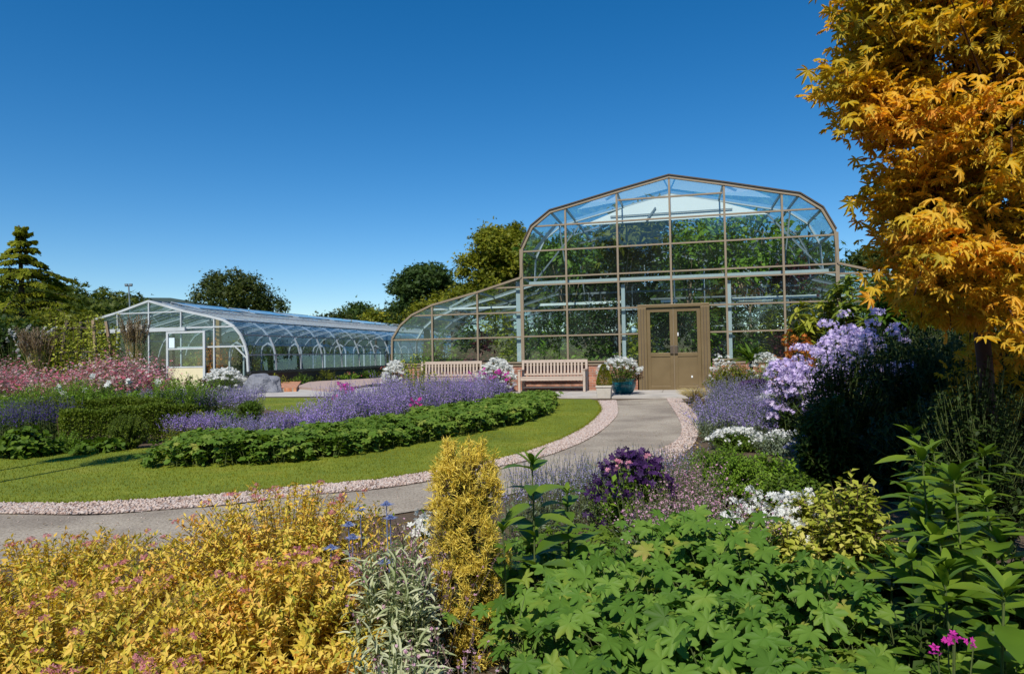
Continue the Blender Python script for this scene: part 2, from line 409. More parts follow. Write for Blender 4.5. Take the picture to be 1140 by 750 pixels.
def strip(name, A, B, z, mat):
    n = 60
    def rs(P):
        P = np.array(P); d = np.r_[0, np.cumsum(np.linalg.norm(np.diff(P, axis=0), axis=1))]; t = np.linspace(0, d[-1], n)
        return np.c_[np.interp(t, d, P[:, 0]), np.interp(t, d, P[:, 1])]
    A, B = rs(A), rs(B); m = MB()
    for i in range(n): m.v.append((A[i,0],A[i,1],z)); m.v.append((B[i,0],B[i,1],z))
    m.f = [(2*i, 2*i+1, 2*i+3, 2*i+2) for i in range(n-1)]
    return m.build(name, mat), A, B
ge, gA, gB = strip('gravel_edging', lawn_out, grav_out, .009, grav); tag(ge, kind='structure')
# right-hand gravel apron by the door
apron_in = G2([(741,443.6),(750.5,458),(757,470.5),(758,483),(748,493.7),(705,514)])
apron_out = G2([(758,444),(770,456),(777,466),(778,481),(769,499),(735,522)])
ga, hA, hB = strip('gravel_apron', smoothline(apron_in), smoothline(apron_out), .010, grav); tag(ga, kind='structure')
# loose stones on both gravel strips
def stone_tpl():
    v = [(1,0,0),(-1,0,0),(0,1,0),(0,-1,0),(0,0,.7),(0,0,-.5)]
    return T(v, [(0,2,4),(2,1,4),(1,3,4),(3,0,4),(2,0,5),(1,2,5),(3,1,5),(0,3,5)])
STONE = stone_tpl()
stonemat = leafmat('stone_chips', [(.24,.16,.13), (.47,.35,.29), (.57,.48,.42), (.32,.28,.27)], trans=0, rough=.8, nmix=.1)
st = Leaves()
def stones_on(A, B, n, edge=.0):
    seg = rng.random(n)**1.0*(len(A)-1.001); i = seg.astype(int); f = (seg-i)[:, None]; u = rng.uniform(.03, 1.0, n)[:, None]
    p = (A[i]*(1-f)+A[i+1]*f)*(1-u) + (B[i]*(1-f)+B[i+1]*f)*u
    st.add(STONE, np.c_[p, np.full(n, .014)], rv(n)*[1,1,.2], [0,0,1], rng.uniform(.008, .02, n))
stones_on(gA, gB, 26000); stones_on(hA, hB, 5000)
n = 2200; p = inpoly([tuple(x) for x in grav_out]+[tuple(x) for x in path_right], n)
st.add(STONE, np.c_[p, np.full(n, .006)], rv(n)*[1,1,.2], [0,0,1], rng.uniform(.003, .008, n))
o = st.build('gravel_stones', stonemat); tag(o, kind='stuff', label='pinkish loose gravel chippings edging the lawn and path', cat='gravel')

# leaf litter blown onto path and lawn edge
lit = Leaves(); n = 420; p = inpoly([tuple(x) for x in grav_out]+[tuple(x) for x in path_right], n)
lit.add(OVAL, np.c_[p, np.full(n, .012)], rv(n)*[1,1,.15], rv(n)*.3+[0,0,1], rng.uniform(.015,.035,n))
i_ = (rng.random(500)*(len(hB)-1.01)).astype(int); p = hB[i_]+rng.normal(size=(500,2))*.09
lit.add(OVAL, np.c_[p, np.full(500,.018)], rv(500)*[1,1,.3], rv(500)*.4+[0,0,1], rng.uniform(.02,.045,500))
o = lit.build('leaf_litter', leafmat('litter', [(.22,.12,.04),(.40,.28,.09),(.20,.20,.05)], trans=.1)); tag(o, kind='stuff', label='scattered fallen leaves on the grey path', cat='leaf litter')

# mown grass blades
grassmat = leafmat('grass_blades', [(.10,.125,.012), (.16,.175,.014), (.25,.22,.035)], trans=.3, nscale=1.0, nmix=.5)
gr = Leaves(); n = 120000; p = inpoly(lawn_poly, n*2); keep = rng.random(len(p)) < np.clip(7.5/p[:, 1], .1, 1)**1.3; p = p[keep]
gr.add(NEEDLE, np.c_[p, np.full(len(p), .018)], rv(len(p))*[.6,.6,.2]+[0,0,1], rv(len(p)), rng.uniform(.012, .03, len(p)), wid=2.6)
e = gA[(rng.random(5000)*58).astype(int)]; i = (rng.random(9000)*(len(gA)-1.01)); k = i.astype(int); f = (i-k)[:, None]; e = gA[k]*(1-f)+gA[k+1]*f + rng.normal(size=(9000, 2))*.02
gr.add(NEEDLE, np.c_[e, np.full(9000, .005)], rv(9000)*[.8,.8,.2]+[0,0,1], rv(9000), rng.uniform(.02, .05, 9000), wid=2)
o = gr.build('grass', grassmat); tag(o, kind='stuff', label='short mown grass of the curved lawn', cat='grass')

# ------------------------------------------------------------------ main greenhouse
A0 = np.array([4.706, 20.0, 0.0]); TH = math.atan(.245)
def fw(s, d, z=0.0):   # greenhouse frame -> world
    return (A0[0]+s*math.cos(TH)+d*math.sin(TH), A0[1]-s*math.sin(TH)+d*math.cos(TH), z)
bronze = surf('bronze_paint', [(.25,.19,.125), (.31,.24,.16), (.27,.205,.135)], scale=4, bump=.05, rough=.45, metal=.25)
bronze_dark = surf('dark_bronze_gap_shade', [(.07,.05,.035), (.10,.075,.05)], scale=4, bump=0, rough=.5)  # dark bronze parts, also the painted shade in sill gap and grooves
doorm = surf('door_bronze', [(.17,.115,.055), (.205,.145,.07), (.185,.13,.062)], scale=3, bump=.05, rough=.42, metal=.2, scale2=2, dark2=(.85,.84,.82))
alu = surf('pale_metal', [(.42,.46,.48), (.52,.55,.56)], scale=3, bump=.03, rough=.5, metal=.2)
whitem = surf('white_paint', [(.70,.72,.72), (.80,.81,.80)], scale=2, bump=.03, rough=.5, scale2=1.2, dark2=(.8,.82,.8))
glass = glassmat('glass', (.83,.935,.93), .025, .013)
roofglass = glassmat('roof_glass', (.88,.94,.95), .02, .02)
brick = brickmat('brick', (.36,.13,.075), (.46,.21,.13), (.42,.36,.30))
half = [(0,6.30),(1.52,5.97),(3.10,5.60),(3.55,5.50),(4.14,5.06),(4.46,4.42),(4.52,3.53)]
wing = [(4.52,3.53),(5.94,3.13),(7.45,2.78),(8.15,2.48),(8.54,2.16),(8.82,1.74),(8.84,.93)]
DEPTH = 17.0
gh = empty('glasshouse', tuple(A0), -TH, 'tall bronze framed glasshouse with stepped curved roof and double doors', 'greenhouse')
def outline_z(s):
    s = abs(s); prof = half if s <= 4.52 else wing
    return float(np.interp(s, [p[0] for p in prof], [p[1] for p in prof]))
def archbars(m, prof, y, wd, dp, off=0.0, sgs=(1, -1)):
    for sg in sgs:
        for i in range(len(prof)-1):
            (a, za), (b, zb) = prof[i], prof[i+1]
            m.bar((sg*a, y, za+off), (sg*b, y, zb+off), dp, wd, (0, 0, 1) if abs(b-a) > .2 else (1, 0, 0))
# front arch, doubled: inner bright rib and outer dark capping
m = MB(); archbars(m, half, -.03, .07, .10); m.build('front_arch', bronze, gh)
m = MB(); archbars(m, [(a*1.008, z+.06) for a, z in half[:-1]], .06, .035, .34); m.build('arch_capping', bronze_dark, gh)
for sg_ in (1, -1):
    m = MB(); archbars(m, wing, -.03, .06, .09, sgs=(sg_,)); m.build('wing_arch', bronze, gh)
# mullions
for s in (0, 1.54, -1.54, 3.1, -3.1, 5.94, -5.94, 7.45, -7.45):
    z0 = .93 if s else 2.5
    zt = outline_z(s)-.03
    MB().box(s-.028, s+.028, -.055, .03, z0, zt).build('mullion', bronze, gh)
for s in (4.5, -4.5):
    MB().box(s-.05, s+.05, -.05, .03, .93, 4.4).build('corner_mullion', bronze, gh)
for s in (4.62, -4.62, 1.62, -1.42):
    MB().box(s-(.10 if abs(s) > 4 else .055), s+(.10 if abs(s) > 4 else .055), .10, .26, 0, 3.42 if abs(s) > 4 else 3.2).build('column', alu, gh, .008)
# transoms
def tr(z, s0, s1, h=.045):
    MB().box(s0, s1, -.043, .018, z-h/2, z+h/2).build('glazing_bar', bronze, gh)
def extent(z):
    prof = [p for p in half]; zs = [p[1] for p in prof][::-1]; xs = [p[0] for p in prof][::-1]
    return float(np.interp(z, zs, xs))
for z in (3.28, 3.52, 4.33, 5.09): tr(z, -extent(z)+.03 if z > 3.53 else -4.45, extent(z)-.03 if z > 3.53 else 4.45)
tr(5.72, -1.5, 1.5)
tr(2.49, -4.45, 4.45)
tr(1.71, -4.45, -1.0); tr(1.71, 1.06, 4.45)
for sg in (1, -1):
    for z, e_ in ((2.46, 8.13), (1.70, 8.79)):
        tr(z, *sorted((sg*4.56, sg*e_)))
    tr(3.24, *sorted((sg*4.56, sg*5.5)))
# dwarf wall and sill
for a, b in ((-8.86, -1.03), (1.10, 8.86)):
    MB().box(a, b, -.06, .16, -.1, .80).build('brick_wall', brick, gh)
    MB().box(a, b, -.09, .18, .803, .85).build('sill', bronze, gh)
    MB().box(a, b, -.03, .05, .851, .885).build('sill_gap', bronze_dark, gh)  # dark strip painted in as the shade between the sills
    MB().box(a, b, -.075, .10, .887, .935).build('sill', bronze, gh)
# panes: each its own slightly differently set sheet
def panes(s0, s1, zb, ztf, bars):
    m = MB(); zs = [zb]+[b for b in bars if b > zb+.05]
    top0, top1 = ztf(s0), ztf(s1)
    for i, z in enumerate(zs):
        zn = zs[i+1] if i+1 < len(zs) else 99
        j = [random.uniform(-.004, .004) for _ in range(3)]
        p = [(s0, z), (s1, z)]
        if min(zn, top1) > z: p.append((s1, min(zn, top1)))
        if top0 < zn < top1 or top1 < zn < top0:
            p.append((s0+(s1-s0)*(zn-top0)/(top1-top0), zn))
        if min(zn, top0) > z: p.append((s0, min(zn, top0)))
        p = [q for q in p if q[1] <= max(top0, top1)+1e-6]
        if z >= max(top0, top1) or len(p) < 3: break
        if z >= top1 and len(p) > 2: p = [q for q in p if not (q[0] == s1 and q[1] > top1)]
        if z >= top0: p = [q for q in p if not (q[0] == s0 and q[1] > top0)]
        if len(p) >= 3: m.poly([(x, .0+j[0]+j[1]*(x-s0)+j[2]*(zz-z), zz) for x, zz in p])
    return m
mb_bars = [1.71, 2.49, 3.28, 3.52, 4.33, 5.09, 5.72]
ztm = lambda s: outline_z(math.copysign(min(abs(s), 4.52), s)) if abs(s) < 4.51 else 4.42
edges = [-4.46, -4.14, -3.55, -3.1, -1.54, -1.0]; gsets = []
for a, b in zip(edges[:-1], edges[1:]): gsets.append((a, b, .93, mb_bars))
gsets.append((-1.0, 0, 2.49, mb_bars)); gsets.append((0, 1.06, 2.49, mb_bars))
for a, b in zip([1.06, 1.54, 3.1, 3.55, 4.14], [1.54, 3.1, 3.55, 4.14, 4.46]): gsets.append((a, b, .93, mb_bars))
allp = MB()
for a, b, z, bars in gsets:
    q = panes(a, b, z, lambda s: outline_z(max(-4.46, min(4.46, s))), bars); k = len(allp.v); allp.v += q.v; allp.f += [tuple(i+k for i in f) for f in q.f]
ed = [4.56, 5.94, 7.45, 8.15, 8.54, 8.8]
for sg in (1, -1):
    for a, b in zip(ed[:-1], ed[1:]):
        q = panes(sg*a, sg*b, .93, lambda s: float(np.interp(abs(s), [p[0] for p in wing], [p[1] for p in wing])), [1.70, 2.46])
        k = len(allp.v); allp.v += q.v; allp.f += [tuple(i+k for i in f) for f in q.f]
allp.build('front_glazing', glass, gh)
# roof glazing (extruded profile), purlins and rafters
m = MB()
for sg in (1, -1):
    for prof in (half, wing):
        for i in range(len(prof)-1):
            (a, za), (b, zb) = prof[i], prof[i+1]
            m.poly([(sg*a, .06, za), (sg*b, .06, zb), (sg*b, DEPTH, zb), (sg*a, DEPTH, za)])
m.build('roof_glazing', roofglass, gh)
for sg in (1, -1):
    for prof in (half, wing[1:]):
        for a, z in prof:
            if a == 0 and sg < 0: continue
            MB().bar((sg*a, .05, z), (sg*a, DEPTH, z), .05, .07).build('purlin', alu, gh)
steel = surf('grey_steel', [(.16,.19,.21), (.22,.25,.27)], scale=3, bump=0, rough=.5, metal=.3)
for k in range(1, 9):
    y = k*2.05
    m = MB(); archbars(m, half, y, .05, .08, -.04); archbars(m, wing, y, .05, .08, -.03)
    m.build('rafter', steel if k > 1 else alu, gh)
for k in range(0, 9, 2):
    for s in (-3.0, -1.5, 1.5, 3.0):
        pass
m = MB()
for y in (1.5, 5.5, 9.5, 13.5):
    for sg in (1, -1):
        m.bar((sg*4.45, y, 3.5), (sg*2.9, y, 5.3), .04, .05); m.bar((sg*3.55, y, 5.4), (sg*3.3, y, 3.45), .04, .05)
    m.bar((-4.4, y, 3.45), (4.4, y, 3.45), .06, .07)
m.build('truss', steel, gh)
m = MB(); m.box(-4.35, 4.35, .35, .5, 3.32, 3.43); m.build('eave_beam', alu, gh)
# white screen gable hung inside behind the top panes
shade = surf('shade_cloth', [(.80,.81,.80), (.86,.87,.86)], scale=1.5, bump=.05, rough=.8)
m = MB(); m.poly([(-2.85, 1.8, 5.37), (2.95, 1.8, 5.37), (1.5, 1.8, 5.86), (0.02, 1.8, 6.2), (-1.4, 1.8, 5.88)]); m.poly([(-2.85,1.83,5.37), (-1.4,1.83,5.88), (.02,1.83,6.2), (1.5,1.83,5.86), (2.95,1.83,5.37)])
so_ = m.build('white_screen', shade, gh)
m = MB(); m.bar((-1.9,1.76,5.60), (1.9,1.76,5.60), .02, .03); m.bar((-.75,1.76,5.40), (-.45,1.76,5.80), .03, .05); m.build('screen_batten', steel, gh)
# white strips (light rails) inside
MB().box(-4.3, -1.6, 1.6, 1.7, 2.75, 2.83).build('light_rail', whitem, gh)
MB().box(1.8, 4.2, 1.4, 1.5, 2.70, 2.79).build('light_rail', whitem, gh)
MB().box(2.0, 3.0, 1.6, 1.7, 2.60, 2.69).build('light_rail', whitem, gh)
MB().box(-.34, .16, 1.0, 1.1, 2.68, 2.76).build('light_rail', whitem, gh)
MB().box(-8.0, -4.8, 1.6, 1.66, 2.73, 2.79).build('light_rail', whitem, gh)
# back wall: frames + glass
m = MB()
archbars(m, half, DEPTH, .06, .1); archbars(m, wing, DEPTH, .06, .1)
for s in (0, 1.54, -1.54, 3.1, -3.1, 4.5, -4.5, 5.94, -5.94, 7.45, -7.45): m.box(s-.03, s+.03, DEPTH-.03, DEPTH+.03, 0, outline_z(s))
for z in (.93, 2.49, 3.5): m.box(-8.8 if z < 2 else -4.5, 8.8 if z < 2 else 4.5, DEPTH-.03, DEPTH+.03, z-.03, z+.03)
m.build('rear_frame', alu, gh)
for sg in (1, -1): MB().box(*sorted((sg*8.86, sg*8.72)), .16, DEPTH, -.1, .85).build('side_wall', brick, gh)
# inner white raking strut catching the sun, left of the tall bay
MB().bar((-4.25, .5, 4.35), (-3.45, .5, 5.25), .03, .10).build('raking_strut', whitem, gh)
# ---- double doors
fr = MB(); fr.box(-.99, -.74, -.12, .05, .02, 2.46); fr.box(.80, 1.05, -.12, .05, .02, 2.46); fr.box(-.99, 1.05, -.125, .055, 2.463, 2.55)
fr.build('door_frame', doorm, gh, .006)
for x in (-.90, -.82, .88, .96): MB().box(x-.008, x+.008, -.126, -.119, .05, 2.44).build('frame_groove', bronze_dark, gh)  # dark strips stand in for the shade in the frame flutes
for s0, s1, hs in ((-.735, .022, 1), (.038, .795, 0)):
    d = MB(); d.box(s0, s0+.10, -.07, -.01, .03, 2.45); d.box(s1-.10, s1, -.07, -.01, .03, 2.45)
    d.box(s0+.1, s1-.1, -.069, -.011, 2.33, 2.449); d.box(s0+.1, s1-.1, -.069, -.011, .031, .16); d.box(s0+.1, s1-.1, -.069, -.011, 1.02, 1.13)
    lf = d.build('door', doorm, gh, .004)
    MB().box(s0+.101, s1-.101, -.05, -.025, .161, 1.019).build('lower_panel', doorm, lf)
    MB().poly([(s0+.1, -.04, 1.13), (s1-.1, -.04, 1.13), (s1-.1, -.04, 2.33), (s0+.1, -.04, 2.33)]).build('pane', glass, lf)
    hx = s1-.05 if hs else s0+.05
    MB().box(hx-.05, hx+.05, -.12, -.072, 1.10, 1.34).build('handle', bronze_dark, lf, .01)
MB().box(.023, .037, -.08, -.0, .03, 2.45).build('door_stop', bronze, gh)
# small white notice on right door
MB().box(.10, .17, -.055, -.045, 1.62, 1.72).build('notice', whitem, gh)
MB().box(.50, .545, -.058, -.0505, .40, .46).build('notice', whitem, gh)
# terrace step
P = [fw(-9.2, -.062), fw(-9.2, -1.5), fw(-6.5, -1.9), gp(560, 440), gp(600, 442.5), gp(660, 443.2), gp(770, 443.2), fw(2.4, -2.0), fw(3.2, -.062)]
tp = MB().prism([(p[0], p[1]) for p in P], -.05, .05).build('terrace', paving); tag(tp, kind='structure')
P = [fw(-8.9, 0), fw(8.9, 0), fw(8.9, DEPTH), fw(-8.9, DEPTH)]
o = MB().poly([(p[0], p[1], .0) for p in P]).build('glasshouse_floor', soil); tag(o, kind='structure')
# paving slab joints
m = MB()
for s in np.arange(-8.4, 1.6, .9):
    a, b = fw(s, -.08), fw(s, -1.45); m.bar((a[0], a[1], .0505), (b[0], b[1], .0505), .012, .004)
o = m.build('paving_joints', bronze_dark); o.parent = tp

# hanging globe lamp inside
t = empty('globe_lamp', fw(-1.22, 1.2, 1.72), 0, 'pale blue globe lamp hanging inside the glasshouse left of the doors', 'lamp')
m = MB(); m.lathe([(.001,0)]+[(.125*math.sin(a), .125-.125*math.cos(a)) for a in np.linspace(.2, 3.0, 12)]+[(.02,.26)], 20)
m.build('globe', surf('globe', [(.45,.60,.70), (.5,.65,.74)], bump=0, rough=.3), t, smooth=True)
MB().bar((0,0,.25), (0,0,1.5), .012, .012).build('cord', steel, t)
# wooden sign inside
wood = surf('pale_wood', [(.50,.37,.24), (.62,.47,.32)], scale=3, rough=.7)
t = empty('hanging_sign', fw(-2.42, 1.4, 2.0), -TH, 'small blank wooden board inside the glass, behind the bench', 'sign')
MB().box(-.26, .26, -.012, .012, -.02, .16).build('board', wood, t); MB().box(-.2, -.19, -.005, .005, .16, 1.1).box(.19, .2, -.005, .005, .16, 1.1).build('cord', steel, t)

# ------------------------------------------------------------------ left greenhouse
framem = surf('frame_grey_white', [(.46,.49,.50), (.58,.60,.60)], scale=2, bump=.03, rough=.5, scale2=1.2, dark2=(.8,.82,.8))
B0 = np.array([-12.706, 28.361, 0.0])
ux, uy = math.cos(TH), -math.sin(TH)
L0 = (B0[0]-2.82*ux, B0[1]-2.82*uy, 0)
def lw(s, d, z=0.0): return (L0[0]+s*math.cos(TH)+d*math.sin(TH), L0[1]-s*math.sin(TH)+d*math.cos(TH), z)
lh = empty('greenhouse', L0, -TH, 'low long white framed greenhouse with curved eaves and open vents', 'greenhouse')
hp = [(0,3.72),(1.6,3.27),(3.17,2.93),(3.65,2.80),(4.12,2.54),(4.45,2.17),(4.65,1.75),(4.76,1.34),(4.80,.66)]
LD = 30.0
m = MB(); archbars(m, hp, 0, .09, .09); m.build('end_arch', framem, lh)
for s in (0, 1.6, -1.6, 3.2, -3.2):
    z = float(np.interp(abs(s), [p[0] for p in hp], [p[1] for p in hp]))
    MB().box(s-.03, s+.03, -.03, .03, .3 if s > 1 else 0, z-.03).build('mullion', framem, lh)
MB().box(-1.6, 1.6, -.028, .028, 3.20, 3.25).build('tie_bar', framem, lh)
MB().box(1.3, 4.72, -.026, .026, 1.68, 1.74).build('glazing_bar', framem, lh)
MB().bar((4.2, 0, 1.7), (4.75, 0, 1.2), .05, .05).build('brace', framem, lh)
MB().box(-4.7, 1.9, -.16, -.03, 2.40, 2.56).box(1.9, 4.2, -.05, .03, 2.50, 2.56).build('porch_beam', framem, lh)
MB().box(-.85, -.05, -.35, -.162, 2.5, 2.72).build('vent_motor_box', surf('cream_box', [(.72,.66,.54),(.78,.72,.6)], bump=0), lh)
# glazed end, panes above beam
m = MB()
for sg in (1, -1):
    for i in range(len(hp)-1):
        (a, za), (b, zb) = hp[i], hp[i+1]
        if b-a < .02: continue
        m.poly([(sg*a, .01, .5), (sg*b, .01, .5), (sg*b, .01, zb), (sg*a, .01, za)])
m.build('end_glazing', glass, lh)
MB().box(1.95, 4.8, -.02, .1, 0, .5).build('kick_panel', surf('dark_board', [(.03,.035,.035),(.06,.06,.06)], bump=.1), lh)
# sliding door with cream lower panel
dr = MB(); dr.box(1.02, 1.12, -.20, -.14, 0, 2.38); dr.box(2.80, 2.90, -.20, -.14, 0, 2.38); dr.box(1.12, 2.80, -.198, -.142, 2.30, 2.378); dr.box(1.12, 2.80, -.198, -.142, 1.62, 1.68)
dr.box(1.12, 2.8, -.198, -.142, .86, .92)
dd = dr.build('door', framem, lh)
MB().box(1.121, 2.799, -.185, -.155, .05, .86).build('lower_panel', surf('cream_panel', [(.62,.55,.34),(.68,.61,.40)], scale=3, bump=.03, rough=.6), dd)
MB().poly([(1.12,-.17,.92), (2.8,-.17,.92), (2.8,-.17,2.3), (1.12,-.17,2.3)]).build('pane', glass, dd)
MB().box(1.15, 1.42, -.182, -.174, 1.70, 2.12).build('notice', surf('notice_blue', [(.62,.74,.80),(.68,.8,.84)], bump=0), dd)
# roof
rw = surf('roof_bar_white', [(.28,.31,.35), (.38,.41,.44)], scale=2, bump=0, rough=.5)
m = MB()
for sg in (1, -1):
    for i in range(len(hp)-1):
        (a, za), (b, zb) = hp[i], hp[i+1]; m.poly([(sg*a, .05, za), (sg*b, .05, zb), (sg*b, LD, zb), (sg*a, LD, za)])
m.build('roof_glazing', glassmat('roof_glass_left', (.80,.88,.93), .05, .04), lh)
for k in range(1, 16):
    m = MB(); archbars(m, hp, k*2.0, .05, .09, -.05); m.build('rib', framem, lh)
for sg in (1, -1):
    for a, z in (hp[0], hp[1], hp[3], hp[5], hp[7]):
        if a == 0 and sg < 0: continue
        MB().bar((sg*a, .05, z+.01), (sg*a, LD, z+.01), .05, .05).build('purlin', rw, lh)
m = MB()
for k in range(0, 60):
    y = .5*k+.25
    for sg in (1, -1): m.bar((sg*.0, y, 3.735), (sg*3.6, y, 2.83), .025, .02)
m.build('roof_bars', rw, lh)
# long roof vents standing slightly open, both slopes
for k in range(7):
    y0 = 1.2+k*4.0
    m = MB(); sl_ = .06+.05*random.random()
    for sg in (1, -1):
        a0, z0, a1, z1 = .1, 3.76, 1.55, 3.36
        m.bar((sg*a0, y0, z0), (sg*a0, y0+3.4, z0), .04, .03); m.bar((sg*a1, y0, z1+sl_), (sg*a1, y0+3.4, z1+sl_), .05, .04)
        for j in range(3): m.bar((sg*a0, y0+j*.85, z0), (sg*a1, y0+j*.85, z1+sl_), .03, .03)
    v = m.build('roof_vent', rw, lh)
    m = MB(); m.poly([(.1, y0, 3.77), (1.55, y0, 3.37+sl_), (1.55, y0+3.4, 3.37+sl_), (.1, y0+3.4, 3.77)]).build('pane', MATS['roof_glass_left'], v)
# dwarf wall / black gutter rail on the long side
darkm = surf('black_rail', [(.02,.022,.025), (.04,.042,.045)], bump=0, rough=.4)
for sg in (1,):
    MB().box(4.72, 4.92, .0, LD, .56, .68).build('gutter', darkm, lh)
    MB().box(4.78, 4.86, .05, LD, 0, .55).build('dwarf_wall', surf('wall_dark', [(.05,.045,.04),(.09,.08,.07)], scale=4), lh)
# internal white hoops (bench frames) standing along the side
for k in range(11):
    y = 1.2+k*2.3; m = MB(); pr = [(-.35, 0), (-.35, 1.5), (-.25, 1.75), (0, 1.9), (.25, 1.75), (.35, 1.5), (.35, 0)]
    for i in range(6): m.bar((3.4+pr[i][0], y, pr[i][1]), (3.4+pr[i+1][0], y, pr[i+1][1]), .07, .07)
    m.build('hoop', framem, lh)
MB().box(3.0, 3.06, .6, LD-1, 1.78, 1.84).build('rail', framem, lh)
MB().box(1.0, 1.18, 3.0, 3.16, 0, 3.2).build('timber_post', surf('orange_wood', [(.42,.22,.07),(.52,.30,.10)], scale=3), lh)
P = [lw(-4.7, 0), lw(4.7, 0), lw(4.7, LD), lw(-4.7, LD)]
o = MB().poly([(p[0], p[1], .004) for p in P]).build('greenhouse_floor', soil); tag(o, kind='structure')
# far end wall
m = MB(); archbars(m, hp, LD, .08, .08); m.build('rear_arch', framem, lh)

# paving before the low greenhouse, brick ramp, planted bed along its side
P = [lw(-1.5, -.3), lw(4.9, -.3), (-7.5, 27), (-4.0, 26.2), (-2.6, 23.3), (-1.9, 21.7), (-4.6, 20.3), (-8.2, 20.9), (-12, 22.4), (-15, 23.6)]
o = MB().poly([(p[0], p[1], .012) for p in P]).build('forecourt_paving', paving); tag(o, kind='structure')
P = [gp(330,433), gp(372,437), gp(415,430), gp(452,427), gp(450,421), gp(400,424), gp(345,427)]
o = MB().prism([(p[0], p[1]) for p in P], 0, .10).build('raised_pink_paving', pinkpave); tag(o, kind='structure')
P = [gp(296,437), gp(330,436), gp(336,427), gp(300,425.5)]
o = MB().prism([(p[0], p[1]) for p in P], 0, .14).build('brick_paving', brickmat('brick_flat', (.52,.20,.09), (.60,.28,.14), (.45,.36,.28), flat=True)); tag(o, kind='structure')

# ------------------------------------------------------------------ benches
teak = surf('weathered_teak', [(.34,.27,.21), (.50,.40,.32), (.42,.33,.265)], scale=9, bump=.15, bscale=60, rough=.75)
def bench(loc, rz, label):
    t = empty('garden_bench', loc, rz, label, 'bench', 'teak benches against the glasshouse')
    W2 = 1.0
    for sx in (-1, 1):
        x = sx*(W2-.035)
        MB().box(x-.035, x+.035, -.30, -.23, 0, .62).build('leg', teak, t, .004)
        MB().bar((x, .23, 0), (x, .30, .93), .07, .06, (0,1,0)).build('leg', teak, t, .004)
        MB().box(x-.04, x+.04, -.32, .24, .622, .655).build('armrest', teak, t, .008)
    m = MB()
    for k in range(5): m.box(-W2+.02, W2-.02, -.30+k*.105, -.215+k*.105, .415, .44)
    m.box(-W2+.075, W2-.075, -.293, -.262, .33, .412); m.build('seat', teak, t, .003)
    m = MB(); m.bar((-W2+.07, .296, .89), (W2-.07, .296, .89), .035, .09, (0,0,1)); m.bar((-W2+.07, .262, .50), (W2-.07, .262, .50), .035, .06, (0,0,1))
    for k in range(17):
        x = -W2+.17+k*(2*W2-.34)/16; m.bar((x, .268, .53), (x, .292, .848), .055, .02, (0,1,0))
    m.build('backrest', teak, t, .002)
    MB().box(-W2+.07, W2-.07, -.02, .02, .10, .15).build('stretcher', teak, t, .003)
    return t
p = fw(-3.48, -.55, .05); bench(p, -TH, 'teak slatted bench nearest the double doors, facing the lawn')
p = fw(-6.75, -.55, .05); bench(p, -TH, 'teak bench farther from the doors, half hidden behind purple catmint')

# ------------------------------------------------------------------ pots
conc = surf('cast_stone', [(.42,.38,.31), (.54,.49,.41), (.36,.34,.28)], scale=7, bump=.4, bscale=40, rough=.9)
q = gp(673, 443.2)
t = empty('stone_planter', (q[0], q[1], .0), -TH, 'square pale stone planter holding a clipped cone by the path end', 'planter')
m = MB(); m.v = [(-.17,-.17,0),(.17,-.17,0),(.17,.17,0),(-.17,.17,0),(-.19,-.19,.30),(.19,-.19,.30),(.19,.19,.30),(-.19,.19,.30)]; m.f = [(3,2,1,0),(0,1,5,4),(1,2,6,5),(2,3,7,6),(3,0,4,7),(4,5,6,7)]
m.build('tub', conc, t, .012); MB().box(-.205, .205, -.205, .205, .28, .33).build('rim', conc, t, .012)
STONEPOT = (q[0], q[1])
q = gp(694, 438.0, .05)
t = empty('glazed_pot', (q[0], q[1], .05), 0, 'round teal glazed pot beside the doors filled with white and dark plants', 'pot')
glz = surf('teal_glaze', [(.005,.10,.12), (.01,.16,.19)], scale=3, bump=.02, rough=.15, spec=.6)
MB().lathe([(.20,0),(.27,.06),(.33,.18),(.345,.30),(.32,.36),(.35,.385),(.35,.41),(.30,.41),(.28,.34),(.01,.33)], 32).build('bowl', glz, t, smooth=True)
GLAZED = (q[0], q[1])
# boulder
q = gp(285, 438)
def boulder(x, y, r, h, mat, label):
    import bmesh
    bm = bmesh.new(); bmesh.ops.create_icosphere(bm, subdivisions=4, radius=1)
    for v in bm.verts:
        p = v.co.copy(); nn = mathutils.noise.noise(p*1.3+mathutils.Vector((3,1,7)))*.45 + mathutils.noise.voronoi(p*1.8)[0][0]*.35-.1 + mathutils.noise.noise(p*3.1)*.10 + abs(mathutils.noise.noise(p*6))*.05
        c = max(-.75, min(.75, p.x+p.y*.3)); v.co = p*(1+nn); v.co.x *= r; v.co.y *= r*.8; v.co.z = max(-.3, v.co.z)*h
    me = bpy.data.meshes.new('boulder'); bm.to_mesh(me); bm.free(); me.materials.append(mat)
    o = bpy.data.objects.new('boulder', me); COL.objects.link(o); o.location = (x, y, .05); tag(o, label, 'boulder'); return o
rock = surf('rock', [(.10,.105,.13), (.19,.195,.22), (.28,.28,.30)], scale=3, bump=.8, bscale=14, bdist=.06, rough=.85)
boulder(q[0]+.05, q[1]+.5, .60, .50, rock, 'big blue grey boulder at the corner of the low greenhouse')
# floodlight mast far behind
t = empty('floodlight_mast', tuple(at(146, 345, 70)*[1,1,0]), 0, 'thin distant mast with twin floodlights above the low greenhouse', 'floodlight')
mz = at(143, 318, 70)[2]
MB().bar((.2,0,0), (-.25,0,mz), .10, .10).build('mast', steel, t)
MB().box(-.62, -.33, -.1, .1, mz, mz+.2).box(-.17, .12, -.1, .1, mz, mz+.2).build('lamp_head', steel, t)
MB().box(-.62, .12, -.05, .05, mz-.08, mz).build('crossarm', steel, t)
